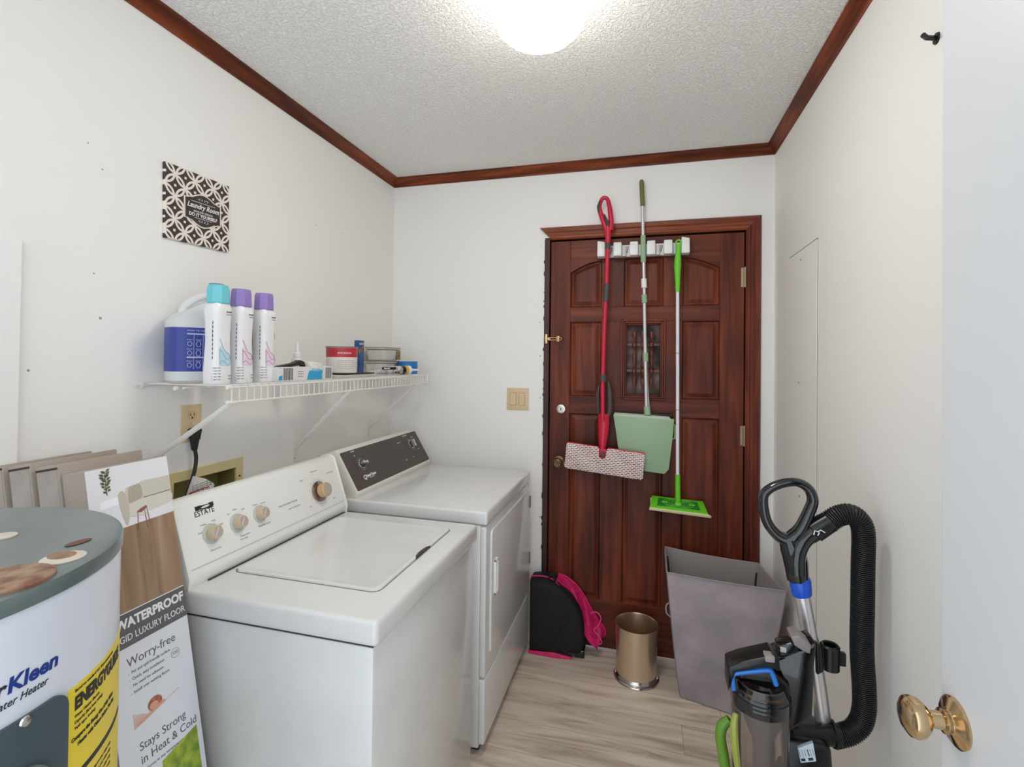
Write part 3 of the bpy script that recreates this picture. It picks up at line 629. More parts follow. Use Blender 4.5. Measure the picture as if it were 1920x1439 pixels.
for (px, py, r, a) in ((677, 871, .019, -.2), (770, 834, .021, 1.4)):
    G = DF(PP(px, py, A2, n2), .0015)
    b = MB().lathe([(0, 0), (r * 1.1, 0), (r * 1.1, .004), (r * .98, .0055), (r * .92, .0035), (0, .0035)], G, 32); k = b.build('knob', CHROME, dc, True)
    MB().lathe([(0, .0034), (r * .86, .0036), (r * .82, .012), (0, .0125)], G, 28).build('knob_hub', GREYP, k, True)
    b = MB(); gr = [(-.9, -.30), (-.55, -.34), (0, -.16), (.55, -.34), (.9, -.30), (.9, .30), (.55, .34), (0, .16), (-.55, .34), (-.9, .30)]
    b.prism([(x * r, y * r) for x, y in gr], .016, G @ Matrix.Rotation(a, 4, 'Z') @ T(0, 0, .010), .001, 1); b.build('knob_grip', mat('satin_grip', (206, 200, 192), .3, .7), k, True)

# ================================================================= WATER HEATER
HC = V((.436, -2.134, 0)); HR = .2675; HZ = 1.170
wh = thing('water_heater', 'white cylindrical water heater with dark green-grey lid and yellow energy label', 'water heater', (HC.x, HC.y, 0))
MB().lathe([(0, .02), (HR - .004, .02), (HR - .001, .03), (HR - .001, HZ - .012), (0, HZ - .012)], None, 96).build('tank_jacket', mat('heater_white', (214, 218, 228), .3, coat=.2), wh)
b = MB().lathe([(HR - .001, HZ - .021), (HR + .0015, HZ - .020), (HR + .002, HZ - .006), (HR, HZ - .001), (HR - .006, HZ), (HR - .03, HZ - .001), (0, HZ - .001)], None, 96)
b.build('top_lid', mat('heater_lid', (104, 116, 114), .3, rgb2=(84, 96, 96), vscale=7, coat=.3), wh)
MB().lathe([(0, 0), (HR - .03, 0), (HR - .03, .03), (0, .03)], None, 48).build('base', BLACK, wh)
def disc(px, py, r, h, mt, name, rr=.6):
    p = P(px, py, 'z', HZ + h) - V((HC.x, HC.y, 0)); return MB().lathe([(0, 0), (r, 0), (r, h * .7), (r * .93, h), (0, h)], T(p.x, p.y, HZ - .001), 36).build(name, mt, wh)
d_ = disc(119, 1043, .0235, .002, mat('pale_sticker', (206, 196, 180), .6), 'sticker'); p = P(116, 1043, 'z', HZ) - V((HC.x, HC.y, 0))
MB().lathe([(0, 0), (.014, 0), (0, .0004)], T(p.x, p.y, HZ + .0012), 20, sx=1.2).build('rust_stain', mat('rust_spot', (170, 130, 104), .7, vary=.2, vscale=60), wh)
disc(5, 1003, .016, .002, MATS['pale_sticker'], 'sticker')
p = P(147, 1017, 'z', HZ) - V((HC.x, HC.y, 0)); MB().lathe([(0, .0004), (.017, 0)], T(p.x, p.y, HZ), 20, sx=.5).build('rust_stain', mat('rust_dark', (124, 78, 64), .7, vary=.2, vscale=60), wh)
disc(8, 1082, .045, .006, mat('rusty_cap', (168, 140, 112), .45, rgb2=(120, 74, 54), vscale=45), 'element_cap')
p = P(190, 1061, 'x', HC.x + .2)
def cyl_hit(px, py, R=HR - .001):
    d = ray(px, py); o = CAM - HC; a = d.x ** 2 + d.y ** 2; bb = 2 * (o.x * d.x + o.y * d.y); c = o.x ** 2 + o.y ** 2 - R * R
    disc_ = max(0, bb * bb - 4 * a * c); t = (-bb - math.sqrt(disc_)) / (2 * a); q = o + d * t; return math.atan2(q.y, q.x), CAM.z + d.z * t
def wrap_at(a0, z0, off=.0004):
    R = HR - .001
    return lambda p: V(((R + off + p.z) * math.cos(a0 + p.x / R), (R + off + p.z) * math.sin(a0 + p.x / R), z0 + p.y))
def patch(name, a0, a1, z0, z1, mt, off, n=28, r=.0, parent=None):
    R = HR - .001 + off; pts = []
    w2, h2 = (a1 - a0) * R, z1 - z0
    out = rrect(w2, h2, max(r, .0005), 6, w2 / 2, h2 / 2)
    # fill as vertical strips so that it follows the curve
    xs = sorted(set([w2 * i / n for i in range(n + 1)] + [p[0] for p in out])); vs = []; fs = []
    for x in xs:
        if r and x < r: dz_ = r - math.sqrt(max(0, r * r - (r - x) ** 2))
        elif r and x > w2 - r: dz_ = r - math.sqrt(max(0, r * r - (x - w2 + r) ** 2))
        else: dz_ = 0
        a = a0 + x / R
        for rr in (R, HR - .0015):
            for z in (z0 + dz_, z1 - dz_): vs.append((rr * math.cos(a), rr * math.sin(a), z))
    for i in range(len(xs) - 1):
        k = i * 4; fs += [(k, k + 4, k + 5, k + 1), (k + 2, k + 3, k + 7, k + 6), (k, k + 2, k + 6, k + 4), (k + 1, k + 5, k + 7, k + 3)]
    fs += [(0, 1, 3, 2), (len(vs) - 4, len(vs) - 2, len(vs) - 1, len(vs) - 3)]
    return MB().add(vs, fs).build(name, mt, parent or wh, smooth=50)
aR, zR = cyl_hit(106, 1252); aL, zL = cyl_hit(12, 1292)
wid = (aR - aL) * (HR - .001)
tl = bpy.data.curves.new('t', 'FONT'); tl.body = 'Kleen'; tl.size = 1
_o = bpy.data.objects.new('t', tl); _m = bpy.data.meshes.new_from_object(_o); kw = max(v.co.x for v in _m.vertices); bpy.data.objects.remove(_o)
tl2 = bpy.data.curves.new('t', 'FONT'); tl2.body = 'Ever'; tl2.size = 1
_o = bpy.data.objects.new('t', tl2); _m = bpy.data.meshes.new_from_object(_o); ew = max(v.co.x for v in _m.vertices); bpy.data.objects.remove(_o)
sz = wid / kw; zt = (zR + zL) / 2 - .002; Rw = HR - .001
b = MB(); b.text('Kleen', sz, None, bold=.0007, shear=.12, wrap=wrap_at(aL, zt)); b.build('brand_lettering', mat('label_blue', (24, 52, 130), .4), wh, smooth=0)
b = MB(); b.text('Ever', sz, None, bold=.0007, shear=.12, wrap=wrap_at(aL - (ew + .06) * sz / Rw, zt))
b.text('Electric Water Heater', sz * .52, None, shear=.3, wrap=wrap_at(aR - 4.55 * sz / Rw * 1.0, zt - sz * .62), sx=.86)
b.build('brand_lettering', mat('label_black', (36, 40, 48), .5), wh, smooth=0)
# access panel
aP, zP = cyl_hit(124, 1288); pw = .22
ap = patch('access_panel', aP - pw / Rw, aP, zP - .30, zP, mat('panel_slate', (66, 80, 86), .4), .004, r=.022)
patch('panel_emboss', aP - (pw - .03) / Rw, aP - .022 / Rw, zP - .27, zP - .055, mat('panel_slate_raised', (92, 104, 104), .4), .008, r=.04, parent=ap)
patch('panel_recess', aP - (pw - .045) / Rw, aP - .042 / Rw, zP - .25, zP - .080, mat('panel_slate_low', (58, 72, 80), .4), .0088, r=.035, parent=ap)
aS, zS = cyl_hit(36, 1352, HR - .004); MB().lathe([(0, .003), (.005, .002), (.006, 0)], frame((HR * 1.015 * math.cos(aS), HR * 1.015 * math.sin(aS), zS), (-math.sin(aS), math.cos(aS), 0), (0, 0, 1)), 12).build('screw', CHROME, ap)
# energy label
aE, zE = cyl_hit(127, 1298); aE2, zE2 = cyl_hit(229, 1225); 
el = patch('energy_label', aE, aE + .16 / Rw, zE - .24, zE, mat('label_yellow', (232, 206, 46), .45), .0006)
b = MB(); b.text('ENERGYGUIDE', .0225, None, bold=.0011, wrap=wrap_at(aE + .010 / Rw, zE - .030, .0010), sx=.80)
b.text('Based on standard U.S. Government tests', .0052, None, wrap=wrap_at(aE + .010 / Rw, zE - .008, .0010))
for i, s in enumerate(('Water Heater: Electric', 'Capacity (first hour rating)', 'Tank type: lowboy')): b.text(s, .0052, None, wrap=wrap_at(aE + .010 / Rw, zE - .040 - i * .0075, .0010))
b.text('Compare the Energy Use of this Water', .0070, None, bold=.0002, wrap=wrap_at(aE + .006 / Rw, zE - .068, .0010), sx=.85); b.text('Heater with Others Before You Buy.', .0070, None, bold=.0002, wrap=wrap_at(aE + .016 / Rw, zE - .078, .0010), sx=.85)
for s in range(8): b.text('This model uses energy per year within range', .0045, None, wrap=wrap_at(aE + .012 / Rw, zE - .132 - s * .009, .0010))
b.build('label_lettering', DARK_TXT, el, smooth=0)
patch('label_scale_bar', aE + .012 / Rw, aE + .145 / Rw, zE - .117, zE - .110, DARK_TXT, .0010, parent=el)

# ================================================================= FLOORING BOXES (leaning planks boxes)
cb_side = mat('box_taupe', (172, 158, 146), .6, vary=.06)
LEAN = .19
def rotbox(xt):   # frame: local X = thickness (outward), Y = along wall, Z = up the box; origin bottom outer near corner
    return xt
def flooring_box(xt, yn, zt, thick, label, first=False):
    ln = 1.219; ang = LEAN
    # top outer edge at (xt, zt); bottom = down the slope
    ux = V((math.cos(ang), 0, math.sin(ang))); uz = V((-math.sin(ang), 0, math.cos(ang)))
    bot = V((xt, yn, zt)) - uz * ln
    e = thing('flooring_box', label, 'box', (bot.x, bot.y, bot.z), 0, 'flooring boxes')
    e.rotation_euler = (0, -ang, 0)
    MB().box((-thick, 0, 0), (0, .180, ln), .003, 2).build('carton', cb_side, e)
    if not first: 
        MB().box((-thick + .004, -.0008, .02), (-.004, .0, ln - .012)).build('end_print', mat('box_print_grey', (186, 176, 168), .6, rgb2=(150, 136, 126), vscale=5), e, smooth=0)
        MB().box((-thick + .002, -.0012, ln - .0105), (-.002, .0002, ln - .0065)).build('dark_opening', mat('box_opening', (58, 46, 42), .8), e, smooth=0)
    return e, ln
fb, LN = flooring_box(.258, -1.745, 1.196, .066, 'front flooring carton printed with sofa picture and WATERPROOF band, leaning beside washer', True)
flooring_box(.187, -1.748, 1.206, .066, 'tan flooring carton second from the front in the stack leaning on left wall')
flooring_box(.112, -1.752, 1.204, .066, 'tan flooring carton third from the front, behind the printed ones')
flooring_box(.036, -1.756, 1.196, .034, 'thin flooring carton rearmost in the leaning stack, against the left wall')
FI = full(fb).inverted(); fn = (full(fb).to_3x3() @ V((1, 0, 0)))
fo = full(fb) @ V((0, 0, 0))
def FP(px, py): q = FI @ PP(px, py, fo, fn); return q.y, q.z
def FM(y, z, off=.0006): return frame((off, y, z), (0, 1, 0), (0, 0, 1))
def quad(name, pts, mt, off=.0006, parent=fb): return MB().prism(pts, .0004, FM(0, 0, off)).build(name, mt, parent, smooth=0)
_, zb1 = FP(340, 1100); _, zb0 = FP(346, 1155)
# room picture: wall, floor, sofa, cabinet, plant, table, cushion
_, zfl = FP(320, 960)
art = quad('printed_picture', [(.0, zb1), (.18, zb1), (.18, LN - .002), (.0, LN - .002)], mat('print_wall_white', (232, 230, 234), .55), .0003); art['label'] = 'printed living room scene with sofa and plant on the carton'
PF = wood('print_planks', (196, 168, 140), (170, 140, 112), (126, 98, 76), axis=2, blotch=.2, rough=.5)
quad('printed_floor', [(0, zb1 + .001), (.18, zb1 + .001), (.18, zfl), (.09, zfl - .002), (0, zfl - .006)], PF, .0006, art)
SO = mat('print_sofa', (206, 199, 186), .6); SO2 = mat('print_sofa_dark', (178, 168, 150), .6)
y0, z0 = FP(232, 975); y1, z1 = FP(313, 905)
def blob(pts, off, k=4):
    q, _ = curve([V((a, c, 0)) for a, c in pts], k, True); return [(p.x, p.y) for p in q]
b = MB(); b.prism([(y0 + .006, z0 + .040), (y0 + .012, z0 + .066), (y0 + .045, z0 + .071), (.110, z0 + .073), (.176, z0 + .072), (.179, z0 + .066), (.179, z0 + .020), (y0 + .02, z0 + .014)], .0003, FM(0, 0, .0010)); b.build('printed_sofa_back', SO, art, smooth=0)
b = MB(); b.prism(blob([(y0 + .012, z0 + .004), (y0 + .010, z0 + .026), (y0 + .050, z0 + .036), (.120, z0 + .038), (.174, z0 + .036), (.176, z0 + .012), (.120, z0 + .004), (y0 + .05, z0 - .002)], 0), .0003, FM(0, 0, .0013)); b.build('printed_sofa_seat', mat('print_sofa_light', (216, 210, 198), .6), art, smooth=0)
b = MB(); b.prism(blob([(y0 + .006, z0 - .014), (y0 - .001, z0 + .006), (y0 - .007, z0 + .045), (y0 - .004, z0 + .058), (y0 + .005, z0 + .060), (y0 + .011, z0 + .040), (y0 + .013, z0 + .010)], 0), .0003, FM(0, 0, .0015)); b.build('printed_armrest', mat('print_sofa_arm', (198, 190, 174), .6), art, smooth=0)
b = MB(); b.prism(blob([(y0 + .016, z0 + .033), (y0 + .015, z0 + .050), (y0 + .019, z0 + .065), (y0 + .034, z0 + .068), (y0 + .042, z0 + .066), (y0 + .045, z0 + .050), (y0 + .043, z0 + .038), (y0 + .03, z0 + .034)], 0), .0003, FM(0, 0, .0016)); b.build('printed_cushion', SO2, art, smooth=0)
b = MB(); b.prism([(y0 + .047, z0 + .037), (.177, z0 + .0385), (.177, z0 + .0365), (y0 + .047, z0 + .035)], .0003, FM(0, 0, .0017)); b.build('printed_seat_line', mat('print_line', (140, 130, 114), .6), art, smooth=0)
cy0, cz0 = FP(188, 958); cy1, cz1 = FP(222, 935)
b = MB(); b.prism([(cy0, cz0), (cy1, cz0 + .002), (cy1, cz1 + .004), (cy0, cz1)], .0003, FM(0, 0, .0009)); b.build('printed_cabinet', mat('print_cabinet', (246, 246, 250), .5), art, smooth=0)
b = MB(); py_, pz_ = FP(200, 930)
random.seed(5)
for i in range(16):
    a = random.uniform(-.9, .9); h = .008 + .0048 * i; c = (py_ + .0025 * math.sin(i), pz_ + h * .62); l = .013 if i > 4 else .010; s_ = 1 if i % 2 else -1
    d = (s_ * math.cos(.5 + .3 * random.random()), math.sin(.5)); n_ = (-d[1], d[0])
    b.prism([c, (c[0] + d[0] * l * .5 + n_[0] * .003, c[1] + d[1] * l * .5 + n_[1] * .003), (c[0] + d[0] * l, c[1] + d[1] * l), (c[0] + d[0] * l * .5 - n_[0] * .003, c[1] + d[1] * l * .5 - n_[1] * .003)], .0002, FM(0, 0, .0014 + i * .00002))
b.prism([(py_ - .0008, pz_), (py_ + .0008, pz_), (py_ + .0008, pz_ + .045), (py_ - .0008, pz_ + .045)], .0002, FM(0, 0, .0012)); b.build('printed_plant', mat('print_leaf', (98, 112, 56), .6, rgb2=(62, 76, 44), vscale=120), art, smooth=0)
b = MB(); ty, tz = FP(264, 956)
b.prism([(ty - .012, tz - .003), (ty, tz - .0055), (ty + .014, tz + .002), (ty + .012, tz + .007), (ty - .002, tz + .003)], .0003, FM(0, 0, .0016))
for (u, l) in ((-.009, .040), (.006, .044), (.012, .034)): b.prism([(ty + u, tz), (ty + u + .0012, tz), (ty + u + .0012 + (.004 if u > 0 else -.002), tz - l), (ty + u + (.004 if u > 0 else -.002), tz - l)], .0003, FM(0, 0, .0016))
b.build('printed_table', mat('print_table', (150, 92, 84), .6), art, smooth=0)
bd = quad('title_band', [(0, zb0), (.18, zb0), (.18, zb1), (0, zb1)], mat('band_grey', (96, 96, 98), .55), .0008)
bh = zb1 - zb0
b = MB(); b.text('WATERPROOF', .0262, FM(.1755, zb1 - bh * .43, .0014), bold=.0010, align='RIGHT', sx=.88); b.text('RIGID LUXURY FLOOR', .0195, FM(.1755, zb1 - bh * .83, .0014), align='RIGHT', sx=.82); b.build('band_lettering', WHITE_TXT, bd, smooth=0)
quad('band_edge', [(0, zb1), (.18, zb1), (.18, zb1 + .0018), (0, zb1 + .0018)], WHITE_TXT, .001)
quad('lower_print', [(0, .004), (.18, .004), (.18, zb0), (0, zb0)], mat('print_white', (222, 224, 230), .55), .0003)
b = MB()
def ft(s, px, py, sz, **k): y, z = FP(px, py); b.text(s, sz, FM(y, z, .0010), **k)
ft('Worry-free', 238, 1254, .0255, sx=.9)
for i, s in enumerate(('Pet and spill friendly surface', 'Quick, easy installation', 'No need for adhesive', 'Install over existing floors')): y, z = FP(240, 1268); b.text('-  ' + s, .0085, FM(y, z - i * .0135, .001), sx=.9)
ft('Stays Strong', 262, 1411, .0235, sx=.9); y, z = FP(262, 1411); b.text('in Heat & Cold', .0235, FM(y, z - .026, .001), sx=.9)
b.text('Performs in any temperature', .0080, FM(y, z - .042, .001)); b.build('print_lettering', mat('print_text_grey', (96, 96, 104), .6), fb, smooth=0)
b = MB(); ly_, lz_ = FP(328, 1224); G = FM(ly_, lz_, .001)
b.tube([G @ V((.010 * math.cos(a), .010 * math.sin(a), 0)) for a in [2 * PI * i / 24 for i in range(24)]], .0006, 5, closed=True); b.text('100', .010, G @ T(-.008, -.003, 0), bold=.0003); b.build('print_seal', GREY_TXT, fb, smooth=0)
# small photo of a lying figure, kept generic
y0, z0 = FP(252, 1370); y1, z1 = FP(333, 1290); _, z2 = FP(252, 1335)
ph = quad('printed_photo', [(y0, z0), (.006 + y1, z0 + .022), (y1, z1 + .0), (y0 + .035, z1 - .012), (y0, z2 - .004)], mat('print_blush', (206, 172, 160), .6, rgb2=(226, 206, 198), vscale=30), .0009)
hy_, hz_ = FP(290, 1318)
b = MB(); b.lathe([(0, .0002), (.016, 0)], FM(hy_, hz_, .0014), 20, sy=.85); b.build('printed_hair', mat('print_auburn', (150, 84, 64), .6, rgb2=(184, 116, 88), vscale=90), ph, smooth=0)
b = MB(); b.lathe([(0, .0002), (.0095, 0)], FM(hy_ - .003, hz_ - .003, .0018), 16, sy=.8); b.prism([(y0 + .004, z0 + .006), (hy_ + .02, hz_ - .004), (hy_ + .022, hz_ - .010), (y0 + .020, z0 + .004)], .0002, FM(0, 0, .0016)); b.build('printed_skin', mat('print_skin', (216, 160, 138), .6), ph, smooth=0)
gy, gz = FP(305, 1439); 
quad('printed_leaf_picture', [(gy, gz - .12), (.168, gz - .12), (.168, gz + .030), (gy + .0, gz + .012)], mat('print_green', (176, 190, 60), .6, rgb2=(110, 140, 50), vscale=40), .0009)

# ================================================================= WIRE SHELF
SZ, SD, SY0, SY1 = 1.352, .300, -1.428, -.205
ws = thing('wire_shelf', 'white vinyl-coated wire shelf on left wall above the washer and dryer', 'shelf', (0, (SY0 + SY1) / 2, SZ))
b = MB()
for x, z, r, a, c_ in ((.006, SZ, .003, SY0 - .02, SY1 + .04), (.15, SZ - .005, .003, SY0, SY1), (SD, SZ, .0032, SY0, SY1 + .03), (SD, SZ - .040, .0032, SY0, SY1 + .03)): b.tube([(x, a, z), (x, c_, z)], r, 8)
for y in (SY0, ): 
    for z in (SZ, SZ - .040): b.lathe([(0, -.006), (.0055, -.004), (.0055, .010), (0, .012)], frame((SD, y, z), (1, 0, 0), (0, 0, -1)), 10)
b.build('rail', WIRE, ws, True)
b = MB(); n = 46
for i in range(n + 1):
    y = SY0 + .012 + (SY1 - SY0 - .016) * i / n
    b.tube([(.004, y, SZ + .004), (SD - .004, y, SZ + .004), (SD + .001, y, SZ), (SD + .001, y, SZ - .040)], .0016, 6)
d = b.build('wire_deck', WIRE, ws, True)
for (yw, zw, yf) in ((-1.385, 1.135, -1.415), (-.792, 1.060, P(655, 738, 'x', SD).y), (-.238, 1.075, P(779, 724, 'x', SD).y)):
    b = MB(); b.tube([(.004, yw, zw - .03), (.004, yw, zw - .004), (.007, yw, zw + .006), (SD - .004, yf, SZ - .044), (SD + .001, yf, SZ - .038)], [.004, .0050, .0078, .0078, .006], 8)
    b.box((0, yw - .008, zw - .042), (.003, yw + .008, zw - .004), .001, 1)
    br = b.build('brace', WIRE, ws, True)
    MB().lathe([(0, .002), (.0035, .0015), (.004, 0)], frame((.003, yw, zw - .030), (0, 1, 0), (0, 0, 1)), 10).build('screw', mat('dull_screw', (150, 146, 140), .4, .7), br, True)
for y in (SY0 + .0, -1.0, -.6, SY1 + .02):
    MB().box((0, y - .006, SZ - .008), (.009, y + .006, SZ + .008), .002).build('wall_clip', WIRE, ws, True)
MB().box((SD - .010, SY1 + .012, SZ - .046), (SD + .006, SY1 + .03, SZ + .006), .002).box((.0, SY1 + .026, SZ - .012), (SD, SY1 + .030, SZ + .002), .001, 1).build('end_bracket', WIRE, ws, True)
MB().tube([(.13, SY0 + .0, SZ - .006), (.13, SY0 - .008, SZ - .006)], .006, 8).build('end_tip', WIRE, ws, True)
TOPZ = SZ + .0058

# ================================================================= SHELF ITEMS
# jug
jg = thing('bleach_jug', 'translucent white handled jug with blue label, first on the left of the shelf', 'jug', (.098, P(369, 660, 'x', .098).y, TOPZ), -.42)
JP = mat('milky_plastic', (214, 214, 212), .35)
def sring(wx, wy, z, cx=0, cy=0, p=4, n=32):
    o_ = []
    for i in range(n):
        a = 2 * PI * i / n; c_, s_ = math.cos(a), math.sin(a)
        o_.append((cx + wx * math.copysign(abs(c_) ** (2 / p), c_), cy + wy * math.copysign(abs(s_) ** (2 / p), s_), z))
    return o_
b = MB(); b.loft([sring(.046, .064, 0, p=3.2), sring(.054, .074, .008, p=3.2), sring(.056, .076, .03, p=3.2), sring(.056, .076, .175, p=3.2), sring(.050, .067, .195, cy=.006, p=3), sring(.044, .048, .215, cy=.024, p=3), sring(.026, .028, .238, cy=.042, p=2), sring(.017, .017, .252, cy=.050, p=2), sring(.017, .017, .268, cy=.050, p=2)])
b.build('bottle', JP, jg)
MB().tube([(0, -.040, .190), (0, -.036, .215), (0, -.012, .240), (0, .020, .256), (0, .044, .254)], .011, 10, smooth=5).build('handle', JP, jg)
MB().lathe([(0, .262), (.022, .262), (.022, .292), (.020, .295), (0, .295)], T(0, .050, 0), 24).build('cap', mat('navy_cap', (52, 62, 130), .4), jg)
b = MB(); r1 = sring(.0568, .0768, .034, p=3.2); r2 = sring(.0568, .0768, .158, p=3.2)
sel = [i for i in range(32) if not (12 <= i < 20)]
b.loft([r1, r2], cap=False)
lb = b.build('label', mat('blue_label', (52, 66, 148), .4), jg)
b = MB(); LMx = frame((.0576, 0, 0), (0, 1, 0), (0, 0, 1)); 
for z in (.138, .072): b.box((-.044, z, 0), (.040, z + .004, .0004), M=LMx)
for y in (-.027, -.004, .020): b.box((y, .040, 0), (y + .001, .138, .0004), M=LMx)
for i, y in enumerate((-.037, -.015, .008)):
    for z in (.112, .086, .052):
        b.tube([LMx @ V((y + .006 * math.cos(a), z + .007 * math.sin(a) * (1.3 if i == 1 else 1), .0003)) for a in [2 * PI * k / (5 + i) for k in range(5 + i)]], .0008, 4, closed=True); b.text('bleach', .0055, LMx @ T(y - .007, z + .010, .0002), ext=.0001)
b.text('HOW TO USE THIS PRODUCT', .0075, LMx @ T(-.044, .147, 0), ext=.0002)
b.build('label_lettering', mat('label_pale_print', (196, 200, 232), .5), lb, smooth=0)

def scent_bottle(y, capc, tint, accent, label, h=.272, x=.212):
    t = thing('scent_booster_bottle', label, 'bottle', (x, y, TOPZ), 0, 'laundry scent booster bottles')
    b = MB(); hw = .0315; zc_ = 1.03; XW = .027
    prof = [(.0, .94), (.004, 1.0), (.03, 1.02), (.07, .96), (.12, .90), (.17, .93), (.200, 1.0), (.216, .98), (.225, .80)]
    b.loft([sring(XW * k, hw * k, z, p=3.2, n=28) for z, k in prof]); bt = b.build('bottle', mat('white_bottle', (232, 230, 230), .3), t)
    b = MB(); n = 8
    def oc(r, z, ph=PI / 8): return [(r * .86 * math.cos(2 * PI * i / n + ph), r * math.sin(2 * PI * i / n + ph), z) for i in range(n)]
    b.loft([oc(.0300, .224), oc(.0325, .228), oc(.0305, .267), oc(.0275, .276)]); b.build('cap', mat('cap_' + label[:5], capc, .3), t, smooth=20)
    # printed swoosh and letters on the room side
    def face(y_, z_):   # front surface of the bottle
        k = 1
        for i in range(len(prof) - 1):
            if prof[i][0] <= z_ <= prof[i + 1][0]: k = prof[i][1] + (prof[i + 1][1] - prof[i][1]) * (z_ - prof[i][0]) / (prof[i + 1][0] - prof[i][0])
        q = min(.97, abs(y_) / (hw * k)); return V((XW * k * (1 - q ** 3.2) ** (1 / 3.2) + .0008, y_, z_))
    b = MB()
    rows_ = []
    for i in range(13):
        z_ = .052 + .055 * i / 12; a0 = -.017 + .004 * i / 12; a1 = .027 - .040 * (i / 12) ** 1.5
        rows_.append([face(a0 + (a1 - a0) * j / 8, z_) for j in range(9)])
    for i in range(12):
        for j in range(8): b.add([rows_[i][j], rows_[i][j + 1], rows_[i + 1][j + 1], rows_[i + 1][j]], [(0, 1, 2, 3)])
    b.build('swoosh_print', mat('swoosh_' + label[:5], tint, .4), bt, smooth=80)
    b = MB()
    for k in range(3): b.tube([face(-.016 + .044 * i / 9, .060 + .03 * k * (1 - i / 9) + .006 * math.sin(i * .9 + k)) for i in range(10)], .0007, 4)
    b.tube([face(-.0165, .052 + .05 * i / 5) for i in range(6)], .0006, 4); b.tube([face(.0265 + .0 * i, .125 + .035 * i / 5) + V((0, .004 * math.sin(PI * i / 5) - .004, 0)) for i in range(6)], .0020, 5)
    b.build('accent_print', mat('accent_' + label[:5], accent, .4), bt)
    b = MB()
    def ft_(s, y_, z_, sz, **k): 
        b.text(s, sz, None, wrap=lambda p: face(max(-.030, min(.030, y_ + p.x)), z_ + p.y) + V((p.z * .5, 0, 0)), **k)
    ft_('in-wash', .002, .200, .0065, bold=.0002); ft_('scent booster', .002, .193, .0045)
    for i in range(5): ft_('NET WT', -.031, .012 + .008 * i, .0045)
    for i in range(9): b.box((-.0004, 0, 0), (.0008, .0012, .008), M=T(*face(-.030, .07 + .012 * i)))
    for i in range(4): b.box((-.0004, -.001, 0), (.0006, .012, .001), M=T(*face(-.031, .010 + .006 * i)))
    ft_('37.6 OZ', .010, .022, .0048); ft_('1.06 kg', .010, .014, .0048); b.build('lettering', DARK_TXT, bt, smooth=0)
    return t
scent_bottle(P(408, 640, 'x', .214).y, (112, 196, 206), (186, 214, 228), (110, 160, 186), 'teal-capped white scent bottle standing in front of the jug', x=.214)
scent_bottle(P(451, 640, 'x', .212).y, (146, 122, 188), (226, 208, 226), (178, 60, 104), 'purple-capped white scent bottle in the middle, next to the teal-capped one', x=.212)
scent_bottle(P(494, 640, 'x', .210).y, (150, 126, 190), (228, 208, 224), (184, 44, 84), 'purple-capped white scent bottle at the right end of the bottle row', x=.210)
b = MB(); b.loft([sring(.022, .034, 0), sring(.024, .036, .02), sring(.022, .032, .13), sring(.018, .026, .17)]); o = b.build('amber_bottle', mat('amber_plastic', (176, 150, 112), .4, rgb2=(120, 108, 50), vscale=14), loc=(.135, -1.205, TOPZ)); tag(o, 'tan and olive bottle half hidden behind the two purple-capped bottles', 'bottle')
o.data.transform(T(.135, -1.205, TOPZ)); 

# glue bottle
gp = P(557, 690, 'x', .12)
gl = thing('glue_bottle', 'small white glue bottle with pointed nozzle and red label on shelf', 'bottle', (.12, gp.y, TOPZ))
MB().lathe([(0, 0), (.018, 0), (.0195, .003), (.0195, .068), (.014, .076), (.009, .080)], None, 24).build('bottle', mat('white_bottle2', (226, 222, 220), .35), gl)
MB().lathe([(0, .078), (.014, .078), (.014, .092), (.008, .098), (.006, .118), (.0045, .134), (0, .136)], None, 20).build('nozzle', PLASTIC_W, gl)
b = MB().lathe([(.0198, .02), (.0198, .058)], None, 24, closed=True); b.f = [f for f in b.f if len(f) == 4]; b.m = b.m[:len(b.f)]; b.build('label', mat('red_label', (206, 92, 96), .5, rgb2=(226, 190, 188), vscale=90), gl)

# carton with torn top (white / blue), razor-like black flap
c0 = P(522, 712, 'x', .262); c1 = P(606, 712, 'x', .262)
tb = thing('blade_carton', 'low white and blue carton with barcode and torn black flap near shelf front', 'box', (.225, (c0.y + c1.y) / 2, TOPZ))
L_ = (c1.y - c0.y); hx = .036
MB().box((-hx, -L_ / 2, 0), (hx, L_ / 2, .046), .001, 1).build('carton', mat('carton_white', (220, 218, 216), .6), tb, smooth=0)
FMc = frame((hx + .0004, -L_ / 2, 0), (0, 1, 0), (0, 0, 1))
b = MB(); b.prism([(L_ * .61, .002), (L_ * .98, .002), (L_ * .97, .016), (L_ * .99, .033), (L_ * .66, .033), (L_ * .63, .016)], .0004, FMc); b2 = MB(); b2.prism([(.002, .004), (.018, .004), (.018, .020), (.002, .016)], .0004, FMc); b2.build('corner_print', mat('cyan_print', (44, 160, 206), .5), tb, smooth=0); b.build('blue_print', mat('cyan_print', (44, 160, 206), .5), tb, smooth=0)
b = MB()
for i in range(11): b.box((.024 + i * .004, .004, 0), (.024 + i * .004 + .0012 + .0012 * (i % 3 == 0), .042, .0005), M=FMc)
for i in range(3): b.box((.09, .030 - i * .008, 0), (.118, .0312 - i * .008, .0004), M=FMc)
b.build('barcode', mat('barcode_ink', (84, 72, 66), .6), tb, smooth=0)
b = MB(); pts = [(.004, .046), (.09, .058), (.118, .068), (.138, .062), (.156, .034), (.196, .034), (.200, .028), (.156, .027), (.134, .050), (.118, .052), (.08, .046)]
b.prism([(p[0] * L_ / .205, p[1]) for p in pts], .02, frame((-.004, -L_ / 2, 0), (0, 1, 0), (0, 0, 1))); b.build('black_flap', mat('black_card', (40, 34, 34), .5), tb, smooth=0)
